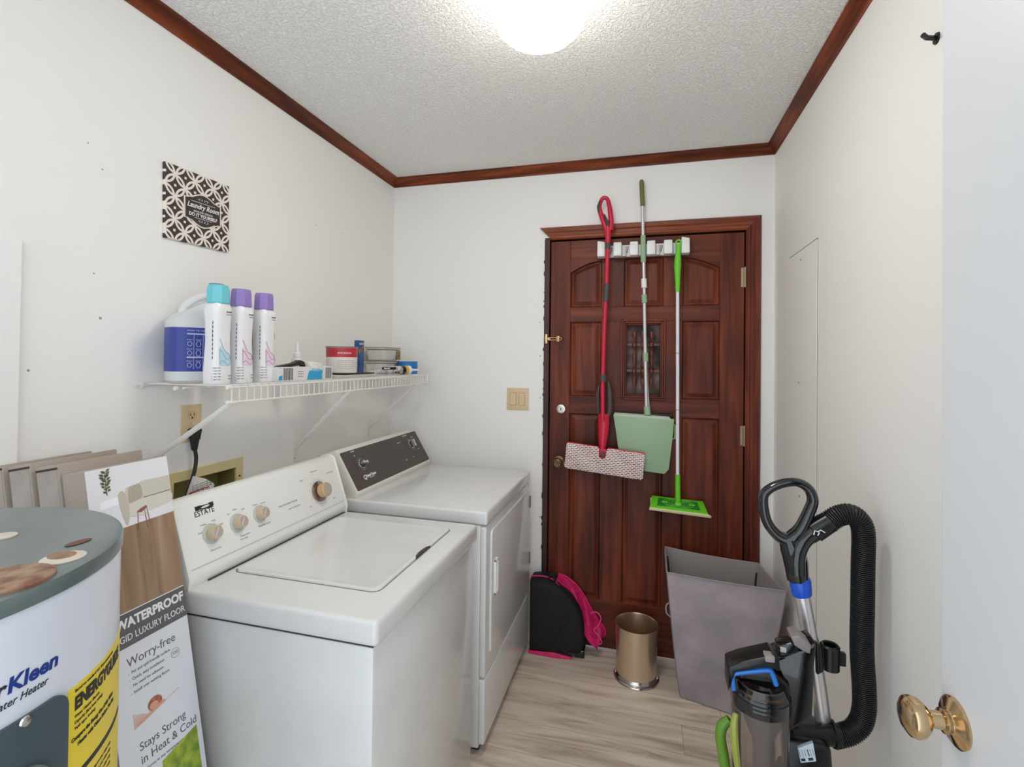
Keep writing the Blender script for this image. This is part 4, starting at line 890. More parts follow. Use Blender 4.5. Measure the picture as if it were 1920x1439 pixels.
b = MB(); b.hexa([(.0, .045, .044), (.0, .104, .040), (.04, .104, .036), (.04, .045, .040), (0, .036, .066), (0, .100, .064), (.034, .104, .058), (.034, .036, .060)], .002); b.build('folded_leaflet', mat('leaflet_white', (222, 218, 212), .6), tb)
b = MB(); b.lathe([(0, 0), (.024, 0), (.026, .006), (.024, .010), (0, .010)], T(.022, .075, .034) @ Matrix.Rotation(.25, 4, 'Y'), 24, sx=.7, sy=1.3); b.build('blue_oval', mat('pale_blue_print', (150, 196, 224), .5), tb)
c2 = P(616, 711, 'x', .262)
MB().box((-hx - .0, L_ / 2 + .002, 0), (hx - .0, L_ / 2 + .055, .046), .001, 1).build('carton_end', MATS['carton_white'], tb, smooth=0)
b = MB()
for i in range(8): b.box((L_ + .014 + i * .0045, .004, 0), (L_ + .014 + i * .0045 + .0016, .042, .0005), M=FMc)
b.build('barcode', MATS['barcode_ink'], tb, smooth=0)

# flat papers/ black tray under the tub
PKY = P(652, 700, 'x', .210).y + .01
b = MB(); b.box((-.05, -.16, 0), (.05, .13, .012), .002); b.box((-.045, -.10, .0125), (.045, .12, .018), .002, mi=1); o = b.build('sandpaper_pack', [mat('clear_pack_grey', (196, 192, 186), .3), mat('black_sheet', (34, 32, 32), .6)], loc=(.210, PKY, TOPZ)); o.data.transform(T(.210, PKY, TOPZ)); tag(o, 'flat clear pack with black sheet lying under the red and white tub', 'pack')
# red and white tub
sy = P(640, 690, 'x', .13)
PZ = TOPZ + .0185
tu = thing('spackle_tub', 'red and white round tub standing in the middle of the shelf', 'tub', (.200, P(641, 680, 'x', .200).y, PZ))
rt = .060
MB().lathe([(0, 0), (rt * .94, 0), (rt * .97, .002), (rt, .100), (rt, .102)], None, 40).build('tub', mat('tub_white', (218, 212, 204), .45), tu)
MB().lathe([(rt * .99, .099), (rt + .002, .099), (rt + .002, .104), (rt * .9, .104), (rt * .88, .101), (0, .101)], None, 40).build('lid_rim', mat('tub_rim', (128, 112, 106), .4), tu)
b = MB(); b.lathe([(rt * .99, .062), (rt * 1.008, .098)], None, 40, closed=True); b.f = [f for f in b.f if len(f) == 4]; b.m = b.m[:len(b.f)]
rb = b.build('red_band', mat('tub_red', (196, 44, 58), .4, rgb2=(170, 40, 50), vscale=8), tu)
b = MB()
def tubw(a0, z0): return lambda p: V(((rt + .001) * math.cos(a0 + p.x / rt), (rt + .001) * math.sin(a0 + p.x / rt), z0 + p.y))
b.text('SPACKLING', .010, None, bold=.0004, wrap=tubw(-1.25, .075)); b.build('lettering', WHITE_TXT, rb, smooth=0)
b = MB()
for i in range(5): b.text('Directions: apply with a knife', .0055, None, wrap=tubw(-1.25, .048 - i * .008)); 
b.text('Net Wt', .007, None, wrap=tubw(-.1, .038)); b.text('1 Pint', .007, None, wrap=tubw(-.1, .024)); b.build('lettering', GREY_TXT, tu, smooth=0)
# blue upright carton
o = thing('blue_blister_card', 'narrow blue upright package between the red tub and clear container', 'package', (.115, P(673, 690, 'x', .115).y, TOPZ))
MB().box((-.012, -.022, 0), (.012, .022, .158), .002).build('card', mat('blue_card', (28, 92, 166), .4, rgb2=(40, 62, 110), vscale=30), o)
b = MB(); F5 = frame((.0124, 0, 0), (0, 1, 0), (0, 0, 1)); b.prism([(-.021, .098), (.021, .118), (.021, .136), (-.021, .118)], .0005, F5); b.build('gold_print', mat('gold_print', (190, 160, 60), .5, rgb2=(50, 50, 60), vscale=80), o, smooth=0)
b = MB(); b.text('PUTTY', .012, F5 @ T(-.018, .138, .0), bold=.0004); b.build('lettering', WHITE_TXT, o, smooth=0)
# clear rectangular container(s)
CBY = P(716, 680, 'x', .085).y
def clearbox(z, label, y=CBY):
    t = thing('clear_container', label, 'container', (.085, y, z), 0, 'clear plastic containers')
    n_ = 28
    b = MB(); b.loft([sring(.045, .072, 0, p=5), sring(.050, .078, .004, p=5), sring(.056, .086, .056, p=5), sring(.054, .084, .056, p=5), sring(.047, .074, .006, p=5)], cap=False)
    b.add(sring(.045, .072, 0, p=5), [tuple(range(32))]); b.build('tub', mat('cloudy_plastic', (204, 200, 196), .25), t)
    b = MB(); b.loft([sring(.054, .084, .056, p=5), sring(.062, .092, .056, p=5), sring(.062, .092, .064, p=5), sring(.054, .084, .066, p=5)]); b.build('lid', mat('cloudy_lid', (190, 182, 172), .3), t)
    b = MB(); b.tube(sring(.0625, .0925, .0645, p=5), .0012, 5, closed=True); b.tube(sring(.056, .0865, .054, p=5), .0010, 5, closed=True); b.build('rim_line', mat('rim_dark', (84, 74, 66), .4), t)
    b = MB(); b.box((.0535, .035, .004), (.0575, .074, .052), .001, 1); b.build('label', mat('black_gold_label', (40, 40, 48), .4, rgb2=(170, 146, 70), vscale=70), t, smooth=0)
    return t
clearbox(TOPZ, 'clear plastic container with black label, lower of the two stacked near shelf end')
clearbox(TOPZ + .067, 'clear plastic container with black label, upper of the two stacked near shelf end', y=CBY + .012)
# tape roll (blue)
o = thing('tape_roll', 'roll of blue painter tape lying flat at the far end of the shelf', 'tape', (.185, P(764, 690, 'x', .185).y, TOPZ))
MB().lathe([(.034, 0), (.051, 0), (.051, .064), (.034, .064), (.034, 0)], None, 40, closed=True).build('tape', mat('painter_blue', (34, 116, 186), .5), o)
MB().lathe([(.032, 0.001), (.0342, .001), (.0342, .063), (.032, .063), (.032, .001)], None, 32, closed=True).build('core', mat('card_core', (170, 140, 104), .7), o)
# sealant tube lying down
A_ = P(678, 697, 'x', .185); C_ = P(784, 695, 'x', .292); A_.z = C_.z = TOPZ + .0235; TD = (C_ - A_).normalized(); B_ = A_ + TD * ((C_ - A_).length - .067); TS = V((TD.y, -TD.x, 0))
o = thing('sealant_tube', 'white squeeze tube of sealant with gold and black band lying along shelf front', 'tube', tuple((A_ + B_) / 2))
b = MB(); rr_ = []
for i in range(11):
    t = i / 10; c_ = A_.lerp(B_, t); fl = .002 + .018 * min(1, t * 1.6) ** .7; wd = .024 - .004 * t
    rr_.append([c_ + TS * (math.cos(a) * wd) + V((0, 0, math.sin(a) * fl * .98 - (.02 - fl) * .9)) for a in [2 * PI * k / 20 for k in range(20)]])
b.loft(rr_); b.build('tube_body', mat('tube_white', (222, 220, 216), .4, rgb2=(150, 146, 142), vscale=55), o, True)
M9 = along(B_ - TD * .055, B_)
b = MB().lathe([(.0196, 0), (.0214, .001), (.0214, .022), (.0196, .0225)], M9, 28, closed=True); b.f = [f for f in b.f if len(f) == 4]; b.m = b.m[:len(b.f)]; b.build('black_band', BLACK, o, True)
b = MB().lathe([(.0196, .022), (.0212, .0225), (.0212, .040), (.0196, .041)], M9, 28, closed=True); b.f = [f for f in b.f if len(f) == 4]; b.m = b.m[:len(b.f)]; b.build('gold_band', mat('gold_band', (206, 170, 60), .4), o, True)
b = MB().lathe([(0, .040), (.021, .041), (.021, .060), (.012, .066), (.009, .070)], M9, 28); b.build('cap', PLASTIC_W, o, True)
b = MB().lathe([(.008, .066), (.0065, .072), (.004, .125), (0, .127)], M9, 16); b.build('nozzle', PLASTIC_W, o, True)
b = MB(); FT = frame(A_.lerp(B_, .42) + TS * .0235 + V((0, 0, .004)), TD, V((0, 0, 1)) - TS * .35); b.prism(rrect(.085, .012, .005, cx=.02, cy=.006), .0005, FT); b.build('black_badge', BLACK, o, True, smooth=0)
b = MB(); b.text('SEALANT', .009, FT @ T(-.012, .0025, .0007), bold=.0003); b.build('lettering', WHITE_TXT, o, True, smooth=0)
b = MB(); b.text('PLUS', .013, frame(A_.lerp(B_, .62) + TS * .0225 - V((0, 0, .015)), TD, V((0, 0, 1))), bold=.0006); b.build('lettering', DARK_TXT, o, True, smooth=0)

# ================================================================= MOP HOLDER AND TOOLS ON THE DOOR
DY = -.004
mh = thing('broom_holder', 'white wall-mount broom and mop holder screwed across top of wooden door', 'broom holder', (1.353, 0, 1.985))
MB().box((-.216, -.020, -.036), (.216, FY0, .022), .004).build('back_plate', PLASTIC_W, mh)
for i, x in enumerate([-.196, -.118, -.040, .040, .118, .196]):
    w_ = .020 if 0 < i < 5 else .019; MB().hexa([(x - w_, -.062, -.038), (x + w_, -.062, -.038), (x + w_, -.01, -.040), (x - w_, -.01, -.040), (x - w_ * .96, -.056, .030 + (.012 if i in (0, 5) else 0)), (x + w_ * .96, -.056, .030 + (.004 if i in (0, 5) else 0)), (x + w_, -.01, .026), (x - w_, -.01, .026)], .005, 3).build('grip_block', PLASTIC_W, mh)
for i, x in enumerate([-.157, -.079, 0, .079, .157]):
    k = MB().lathe([(0, -.03), (.013, -.03), (.013, .018), (0, .018)], T(x - .008, -.026, -.006), 16).build('roller', mat('roller_grey', (204, 202, 200), .4), mh)
    MB().tube([(x + .010, -.030, .012), (x + .012, -.044, .0), (x + .006, -.048, -.024)], .002, 6).build('hook', mat('hook_dark', (90, 84, 80), .4), mh)

# red spray mop
def D(px, py, y=-.072): return P(px, py, 'y', y)
rm = thing('spray_mop', 'red spray mop with grey grips and patterned pad hanging at left of wooden door', 'mop', tuple(D(1130, 860)))
lp = [(1140, 440), (1135, 424), (1127, 403), (1124, 388), (1128, 375), (1134, 371), (1140, 376), (1144, 395), (1146, 418), (1145, 432)]
b = MB(); b.tube([D(x, y) for x, y in lp], [.015, .014, .012, .0105, .010, .010, .010, .012, .013, .014], 12, smooth=4); b.tube([D(1140, 425), D(1140, 445), D(1140, 462)], [.018, .014, .0115], 14, smooth=3); b.build('handle', RED, rm, True)
MB().tube([D(1123, 400, -.080), D(1122, 387, -.080), D(1126, 377, -.080)], [.004, .008, .004], 8, smooth=3).build('trigger', GREYP, rm, True)
MB().tube([D(1133, 402, -.084), D(1139, 418, -.086), D(1142, 428, -.084)], [.003, .008, .003], 8, smooth=3).build('grip_insert', GREYP, rm, True)
MB().tube([D(1140, 458), D(1137, 540), D(1133, 620), D(1130, 720), D(1130, 790)], .0105, 14).build('pole', RED, rm, True)
for (y0, y1, x0, x1, r) in ((456, 468, 1140, 1140, .013), (532, 566, 1138, 1136, .0150), (702, 716, 1131, 1131, .0165)): MB().tube([D(x0, y0), D(x1, y1)], r, 16).build('collar', GREYP, rm, True)
b = MB(); b.tube([D(1140, 716, -.05), D(1143, 735, -.05), D(1143, 770, -.05), D(1138, 782, -.05)], [.006, .014, .014, .010], 12, smooth=4); b.tube([D(1124, 722, -.05), D(1121, 740, -.05), D(1122, 775, -.05)], [.004, .009, .007], 10, smooth=4); b.build('bottle_clip', GREYP, rm, True)
b = MB(); bx = [(1132, 776, .027), (1132, 795, .028), (1131, 815, .025), (1130, 835, .018), (1129, 848, .013)]
b.loft([[D(x, y, -.052) + V((r * math.cos(a), r * .65 * math.sin(a), 0)) for a in [2 * PI * k / 24 for k in range(24)]] for x, y, r in bx]); b.build('mop_neck', RED, rm, True)
# pad
q = [D(1060, 829), D(1209, 851), D(1206, 901), D(1061, 877)]
ux = (q[1] - q[0]).normalized(); uy = (q[0] - q[3]).normalized(); cc = (q[0] + q[1] + q[2] + q[3]) / 4; PW = ((q[1] - q[0]).length + (q[2] - q[3]).length) / 2; PH = ((q[0] - q[3]).length + (q[1] - q[2]).length) / 2
MP = frame(cc, ux, uy)
padm = bpy.data.materials.new('mop_pad_weave'); padm.use_nodes = True; nt = padm.node_tree; N = nt.nodes; L = nt.links; bs = N['Principled BSDF']; bs.inputs['Roughness'].default_value = .9
tc = N.new('ShaderNodeTexCoord'); bt = N.new('ShaderNodeTexBrick'); bt.inputs['Scale'].default_value = 1; mpg = N.new('ShaderNodeMapping'); mpg.inputs['Rotation'].default_value = (PI / 2, 0, 0); L.new(tc.outputs['Object'], mpg.inputs[0])
n1 = N.new('ShaderNodeTexNoise'); n1.inputs['Scale'].default_value = 110; L.new(tc.outputs['Object'], n1.inputs[0]); ad = N.new('ShaderNodeVectorMath'); ad.operation = 'MULTIPLY_ADD'; L.new(n1.outputs['Color'], ad.inputs[0]); ad.inputs[1].default_value = (.006, .006, .006); L.new(mpg.outputs[0], ad.inputs[2])
L.new(ad.outputs[0], bt.inputs[0]); bt.inputs['Brick Width'].default_value = .019; bt.inputs['Row Height'].default_value = .0085; bt.inputs['Mortar Size'].default_value = .0026; bt.inputs['Mortar Smooth'].default_value = .2
bt.inputs['Color1'].default_value = lin((96, 72, 74)); bt.inputs['Color2'].default_value = lin((150, 84, 88)); bt.inputs['Mortar'].default_value = lin((226, 212, 208)); L.new(bt.outputs[0], bs.inputs[0])
bp = N.new('ShaderNodeBump'); bp.inputs['Strength'].default_value = .8; bp.inputs['Distance'].default_value = .003; L.new(n1.outputs[0], bp.inputs['Height']); L.new(bp.outputs[0], bs.inputs['Normal'])
out = rrect(PW, PH, .012)
# notch in top middle for the neck
nx = (MP.inverted() @ D(1130, 850)).x
top = [p for p in out if p[1] > PH / 2 - .013]; 
poly = []
o_ = rrect(PW, PH, .012, 5)
i0 = o_[:6]; i1 = o_[6:12]; i2 = o_[12:18]; i3 = o_[18:]
poly = i0 + [(nx + .026, PH / 2), (nx + .018, PH / 2 - .008), (nx + .016, PH / 2 - .046), (nx + .008, PH / 2 - .052), (nx - .008, PH / 2 - .052), (nx - .016, PH / 2 - .046), (nx - .018, PH / 2 - .008), (nx - .026, PH / 2)] + i1 + i2 + i3
pd = MB().prism(poly, .018, MP @ T(0, 0, -.009), .003, 2).build('mop_pad', padm, rm, True)
pip = [MP @ V((x, y, .004)) for x, y in (i0[2:] + poly[6:14] + i1[:4])]
MB().tube(pip, .0035, 8).build('red_piping', RED, pd, True)
MB().prism(rrect(PW - .02, PH - .02, .01), .010, MP @ T(0, 0, -.020)).build('mop_plate', RED, rm, True)
MB().box((-.008, -.012, 0), (.008, .012, .008), .002, M=MP @ T(nx, PH / 2 - .036, -.004)).build('hinge_joint', GREYP, rm, True)

# dustpan on long broom pole
Pd = -.055
D0 = D
def D(px, py, y=-.040): return P(px, py, 'y', y)
bs_ = thing('broom_and_dustpan', 'sage green dustpan clipped on a long silver broom pole in the middle of door', 'dustpan', tuple(D(1210, 830)))
MB().tube([D(1202.5, 338), D(1203, 342), D(1205, 385), D(1205, 387)], [.008, .0115, .0115, .010], 14).build('grip', OLIVE, bs_, True)
MB().tube([D(1204.5, 385), D(1207, 500), D(1209, 620), D(1212, 765)], .0085, 12).build('pole', SILVER, bs_, True)
MB().tube([D(1211, 690, -.030), D(1216.5, 772, -.030)], .006, 8).build('second_pole', SILVER, bs_, True)
for (y0, y1, x, r, mt) in ((442, 492, 1206, .0125, SAGE), (523, 540, 1207.5, .0135, PLASTIC_W), (553, 568, 1208, .0135, SAGE), (662, 678, 1210.5, .0125, SAGE)): MB().tube([D(x - .3, y0), D(x + .3, y1)], r, 16).build('clamp', mt, bs_, True)
MB().tube([D(1213, 762, -.034), D(1214, 778, -.034)], .016, 12).build('socket', SAGE, bs_, True)
pan = [D(1150, 778), D(1264, 786), D(1262, 815), D(1254, 880), D(1246, 889), D(1170, 878), D(1163, 868), D(1155, 810)]
FMp = frame((0, -.040, 0), (1, 0, 0), (0, 0, 1))
pl = MB().prism([(p.x, p.z) for p in pan], .006, FMp, .002, 2)
for i in (1, 2, 3, 4, 5, 6, 7):   # side walls towards the door
    a, c_ = pan[i], pan[(i + 1) % 8]; pl.hexa([(a.x, -.040, a.z), (c_.x, -.040, c_.z), (c_.x, -.008, c_.z), (a.x, -.008, a.z), (a.x * .996 + .004 * 1.355, -.040, a.z + .003), (c_.x * .996 + .004 * 1.355, -.040, c_.z + .003), (c_.x * .996 + .004 * 1.355, -.008, c_.z + .003), (a.x * .996 + .004 * 1.355, -.008, a.z + .003)])
pl.build('dustpan', SAGE, bs_, True)
a, c_ = D(1151, 776, -.046), D(1257, 784, -.046)
MB().hexa([(a.x, -.050, a.z - .004), (c_.x, -.050, c_.z - .004), (c_.x + .006, -.046, c_.z - .012), (a.x - .004, -.046, a.z - .012), (a.x + .006, -.034, a.z + .006), (c_.x - .01, -.034, c_.z + .006), (c_.x, -.030, c_.z), (a.x, -.030, a.z)], .001, 1).build('rubber_lip', mat('sage_light', (196, 212, 190), .5), bs_, True)
MB().tube([D(1258, 790, -.03), D(1266, 800, -.03), D(1266, 822, -.03), D(1258, 824, -.03)], .005, 8).build('side_hook', SAGE, bs_, True)
MB().box((1.24, -.026, 1.168), (1.50, -.006, 1.186), .004).build('brush_head', BLACKR, bs_, True)

# green flat mop
def D(px, py, y=-.058): return P(px, py, 'y', y)
gm = thing('flat_mop', 'lime green flat mop with white pole hanging at right of wooden door', 'mop', tuple(D(1271, 945)))
b = MB(); hdl = [(1272.5, 458, .010), (1272, 470, .010), (1271, 485, .015), (1270.5, 500, .0165), (1270.5, 520, .0125), (1270.5, 548, .0095)]
b.tube([D(x, y) for x, y, r in hdl], [r for x, y, r in hdl], 14, smooth=4)
b.tube([D(1272.5 + 5 * math.cos(a), 456 + 6 * math.sin(a), -.058) for a in [2 * PI * i / 14 for i in range(14)]], .0040, 8, closed=True); b.build('handle', GREEN, gm, True)
MB().tube([D(1270.5, 546), D(1270.5, 700), D(1270.5, 892)], .0078, 12).build('pole', WHITE_TUBE, gm, True)
for y in (662, 768): MB().tube([D(1270.5, y), D(1270.5, y + 1.5)], .0083, 12).build('joint_ring', mat('ring_grey', (150, 150, 158), .4), gm, True)
MB().tube([D(1270.5, 890), D(1271, 935), D(1271.5, 942)], [.0115, .0125, .010], 14).build('socket', GREEN, gm, True)
# head plate tilted outwards
c0 = D(1271.5, 946, -.060); tl_ = -.62
HM = Matrix.Translation(c0) @ Matrix.Rotation(.04, 4, 'Y') @ Matrix.Rotation(.42, 4, 'X')
pts = [(-.128, -.045), (.128, -.045), (.112, .040), (-.118, .040)]
MB().prism(pts, .010, HM @ T(0, 0, -.008), .002, 2).build('mop_head', GREEN, gm, True)
b = MB(); b.prism([(-.095, -.028), (.095, -.028), (.085, .026), (-.088, .026)], .0016, HM @ T(0, 0, .0025)); md = b.build('tread', mat('dark_green', (38, 118, 44), .5), gm, True, smooth=0)
b = MB()
for s_ in (-1, 1): b.box((s_ * .06 - .014, -.006, .004), (s_ * .06 + .014, .006, .006), .001, 1, M=HM)
for r in (.018, .026, .034, .042): b.tube([HM @ V((r * 1.6 * math.cos(a), max(-.026, min(.024, r * .8 * math.sin(a))), .0045)) for a in [2 * PI * i / 24 for i in range(24)]], .0011, 5, closed=True)
b.build('tread_ribs', GREEN, md, True)
b = MB(); b.prism([(-.130, -.050), (.142, -.054), (.128, -.042), (-.128, -.042)], .014, HM @ T(0, 0, -.014), .002, 1); b.box((-.125, -.044, -.014), (.118, .038, -.008), .002, 1, M=HM); b.build('mop_cloth', mat('cream_cloth', (222, 216, 170), .9, bump=.4, bscale=200), gm, True)
b = MB().lathe([(0, -.004), (.018, -.004), (.016, .006), (.008, .012), (0, .013)], HM, 20); b.build('swivel', GREEN, gm, True)

# ================================================================= TRASH BIN
tbn = thing('trash_bin', 'small brushed steel open trash bin on floor in front of wooden door', 'trash bin', (1.342, -.160, 0))
MB().lathe([(0, .012), (.086, .012), (.089, .03), (.094, .236), (.0965, .238), (.0965, .243), (.093, .243), (.0915, .238), (.085, .034), (0, .030)], None, 64).build('bin_body', STEEL, tbn)
MB().lathe([(0, 0), (.101, 0), (.102, .003), (.100, .008), (.095, .011), (.096, .015), (.092, .020), (.089, .026), (0, .026)], None, 64).build('base_ring', mat('polished_base', (200, 192, 186), .18, 1), tbn)

# ================================================================= HAMPER
hm = thing('laundry_hamper', 'tall grey fabric laundry hamper, open-topped, standing right of the steel bin', 'hamper', (1.67, -.24, 0))
zt = .565
TT = [P(1250, 1074, 'z', zt), P(1476, 1110, 'z', zt - .012), P(1421, 1057, 'z', zt), P(1247, 1026, 'z', zt)]   # FL FR BR BL
TT[2].y = min(TT[2].y, -.075); TT[3].y = min(TT[3].y, -.055)
BB = [V((1.528, -.255, .0)), V((1.800, -.330, .0)), V((1.800, -.115, .0)), V((1.535, -.095, .0))]
HMAT = mat('hamper_fabric', (178, 166, 172), .8, rgb2=(152, 144, 150), vscale=7, bump=.3, bscale=30)
HIN = mat('hamper_lining', (160, 150, 148), .7)
rings_o = []; rings_i = []; nz = 14; ne = 10
for j in range(nz + 1):
    t = j / nz; tt = t ** .8; ro = []; ri = []
    for k in range(4):
        a0, a1 = BB[k].lerp(TT[k], tt), BB[(k + 1) % 4].lerp(TT[(k + 1) % 4], tt)
        a0.z = TT[k].z * t; a1.z = TT[(k + 1) % 4].z * t
        nrm = (a1 - a0).cross(V((0, 0, 1))).normalized()
        for i in range(ne):
            u = i / ne; p = a0.lerp(a1, u); env = math.sin(PI * u) * math.sin(PI * min(1, t * 1.02))
            bulge = (.010 if k == 0 else .003) * env + .006 * env * noise.noise(V((u * 3 + k * 7, t * 5, 1.3))) - (.006 * math.sin(PI * u) * (t > .9) if k in (0,) else 0)
            sag = -.006 * math.sin(PI * u) * (t ** 6) 
            if j == 0: bulge = 0
            q_ = p + nrm * bulge; q_.z += sag + (.004 if j == 0 else 0); ro.append(q_); ri.append(q_ - nrm * .004)
    rings_o.append(ro); rings_i.append(ri)
b = MB(); b.loft(rings_o, cap=False); n_ = 4 * ne; b.add(rings_o[0], [tuple(range(n_))]); b.loft([rings_o[-1], rings_i[-1]], cap=False)
b.build('fabric_body', HMAT, hm, True, smooth=60)
b = MB(); b.loft(rings_i, cap=False); b.add([p + V((0, 0, .004)) for p in rings_i[0]], [tuple(range(n_))]); b.build('lining', HIN, hm, True, smooth=60)
b = MB(); b.tube([p for p in rings_o[-1]], .0035, 6, closed=True); b.build('rim_piping', mat('rim_grey', (150, 142, 146), .7), hm, True)
b = MB()
for k in (0, 1, 2, 3): b.tube([rings_o[j][k * ne] for j in range(nz + 1)], .0022, 6)
b.build('corner_seam', mat('seam_grey', (128, 118, 122), .8), hm, True)
b = MB()
for k in (2, 3): b.tube([rings_i[j][k * ne] * .985 + V((1.67, -.24, rings_i[j][k * ne].z)) * .015 for j in range(2, nz)], .0035, 6)
b.build('inner_rod', mat('rod_dark', (50, 40, 38), .5), hm, True)
hl = rings_o[9][3 * ne + 6]
MB().tube([hl + V((.004, .0, .022)), hl + V((-.014, -.01, .012)), hl + V((-.014, -.02, -.016)), hl + V((.004, -.028, -.03))], .0042, 8, smooth=4, flat=.5).build('strap_handle', mat('strap_grey', (156, 148, 150), .8), hm, True)

# ================================================================= BACKPACK (black and pink) between dryer and door
bp_ = thing('backpack', 'black and hot pink gym bag slumped on floor between dryer and wooden door', 'bag', (.99, -.14, 0))
BK = mat('black_nylon', (14, 14, 15), .75); PK = mat('hot_pink_mesh', (226, 40, 116), .55, rgb2=(196, 24, 92), vscale=40, bump=.5, bscale=180)
b = MB(); body = [(.829, .362), (.90, .372), (.97, .350), (1.03, .300), (1.075, .235), (1.095, .165), (1.10, .09), (1.085, .035), (1.03, .008), (.93, .006), (.829, .006)]
def bag_ring(s, y): 
    cxm, czm = .90, .17
    return [V((cxm + (x - cxm) * s, y, max(.004, czm + (z - czm) * s))) for x, z in body]
dense = []
bc = [V((x, 0, z)) for x, z in body]; bc2, _ = curve(bc, 4)
def ring2(s, y): return [V((.90 + (p.x - .90) * s, y, max(.004, .17 + (p.z - .17) * s))) for p in bc2]
b.loft([ring2(.80, -.185), ring2(.93, -.180), ring2(.985, -.165), ring2(1.0, -.13), ring2(1.0, -.09), ring2(.97, -.055), ring2(.85, -.04)])
b.build('bag_body', BK, bp_, True, smooth=50)
# pink drape along the right shoulder
px1 = [(.955, .366), (1.00, .352), (1.05, .315), (1.09, .262), (1.125, .200), (1.160, .150), (1.188, .118), (1.190, .085), (1.165, .060)]
px0 = [(.955, .356), (.99, .330), (1.03, .285), (1.062, .230), (1.085, .170), (1.10, .120), (1.125, .082), (1.150, .062), (1.158, .052)]
a_, _ = curve([V((x, 0, z)) for x, z in px1], 5); c_, _ = curve([V((x, 0, z)) for x, z in px0], 5)
rows_ = []
for i in range(len(a_)):
    r_ = []
    for k in range(9):
        t = k / 8; p = c_[i].lerp(a_[i], t); r_.append(V((p.x, -.150 + .085 * t + .007 * math.sin(i * .55 + t * 9) * math.sin(PI * t), p.z)))
    rows_.append(r_)
b = MB()
for off in (0, .004):
    for i in range(len(rows_) - 1):
        for k in range(8): b.add([rows_[i][k] + V((0, off, 0)), rows_[i][k + 1] + V((0, off, 0)), rows_[i + 1][k + 1] + V((0, off, 0)), rows_[i + 1][k] + V((0, off, 0))], [(0, 1, 2, 3)])
b.tube([r_[8] for r_ in rows_], .004, 6); b.tube([r_[0] for r_ in rows_], .003, 6)
b.build('pink_side', PK, bp_, True, smooth=80)
b = MB(); b.tube([V((1.12, -.10, .20)), V((1.150, -.11, .215)), V((1.172, -.11, .19)), V((1.160, -.11, .15)), V((1.140, -.11, .125)), V((1.165, -.12, .10)), V((1.178, -.12, .072)), V((1.150, -.12, .055))], .0035, 6, smooth=4); b.build('pink_strap', mat('pink_strap', (236, 70, 134), .5), bp_, True)
b = MB(); b.tube([V((.832, -.150, .374)), V((.89, -.150, .380)), V((.93, -.150, .374)), V((.955, -.150, .364))], .004, 6, smooth=4); b.build('pink_piping', PK, bp_, True)
b = MB(); b.loft([[V((x, y, z)) for x, y, z in ((.829, -.187, .006), (.829, -.183, .012), (.829, -.05, .012), (.829, -.05, .002), (.829, -.187, .002))], [V((x, y, z)) for x, y, z in ((.96, -.192, .006), (.96, -.186, .024), (.96, -.05, .02), (.96, -.05, .002), (.96, -.192, .002))], [V((x, y, z)) for x, y, z in ((1.04, -.180, .004), (1.04, -.178, .010), (1.04, -.06, .01), (1.04, -.06, .002), (1.04, -.180, .002))]]); b.build('pink_bottom', PK, bp_, True, smooth=50)
b = MB(); b.tube([V((.93, -.186, .345)), V((1.0, -.186, .290)), V((1.025, -.189, .255)), V((1.01, -.189, .19)), V((.985, -.189, .12)), V((.982, -.189, .07)), V((1.02, -.186, .035)), V((1.06, -.180, .03))], .0035, 6, smooth=4); b.tube([V((1.01, -.189, .19)), V((1.04, -.186, .155)), V((1.085, -.165, .14))], .003, 6, smooth=4)
b.build('piping', mat('black_piping', (30, 30, 33), .5), bp_, True)
b = MB(); b.box((1.05, -.165, .003), (1.10, -.10, .045), .008, 3); b.build('buckle', BLACKG, bp_, True)
b = MB(); b.tube([V((.92, -.15, .362)), V((.928, -.15, .392)), V((.945, -.15, .395)), V((.95, -.15, .355))], .007, 8, smooth=3); b.build('top_loop', BK, bp_, True)

bp_.location.y += .062; bp_.scale = (1, 1, .97)
# ================================================================= VACUUM CLEANER
vc = thing('vacuum_cleaner', 'black upright vacuum cleaner with silver wand, ribbed hose and blue accents by right wall', 'vacuum cleaner', (1.70, -1.12, 0))
VY = -1.10
def Q(px, py, y=VY): return P(px, py, 'y', y)
hand = [(1476, 1012), (1455, 1001), (1437, 975), (1431, 935), (1442, 918), (1468, 907), (1495, 905), (1516, 917), (1524, 938), (1516, 962), (1503, 990), (1489, 1006)]
b = MB(); b.tube([Q(x, y) for x, y in hand], [.017, .014, .0125, .012, .0115, .011, .011, .012, .013, .014, .016, .018], 14, closed=True, smooth=5, flat=1.25, upv=(0, 1, 0))
b.tube([Q(1478, 1010), Q(1486, 1030), Q(1492, 1055), Q(1496, 1088)], [.022, .028, .028, .0245], 18, smooth=4); b.build('handle', BLACKG, vc, True)
MB().tube([Q(1494, 1075, VY - .012), Q(1494, 1045, VY - .014), Q(1502, 1022, VY - .012), Q(1516, 1006, VY - .008), Q(1524, 1000, VY - .006)], [.020, .020, .019, .018, .018], 16, smooth=5).build('hose_elbow', BLACKG, vc, True)
MB().tube([Q(1478, 1035, VY - .01), Q(1481, 1060, VY - .01), Q(1484, 1082, VY - .01)], [.004, .009, .008], 10, smooth=3).build('release_lever', BLACK, vc, True)
b = MB(); b.tube([Q(1510, 1006), Q(1524, 997), Q(1525, 996.5), Q(1556, 978)], [.0235, .0245, .0280, .0250], 22); cf = b.build('hose_cuff', BLACK, vc, True)
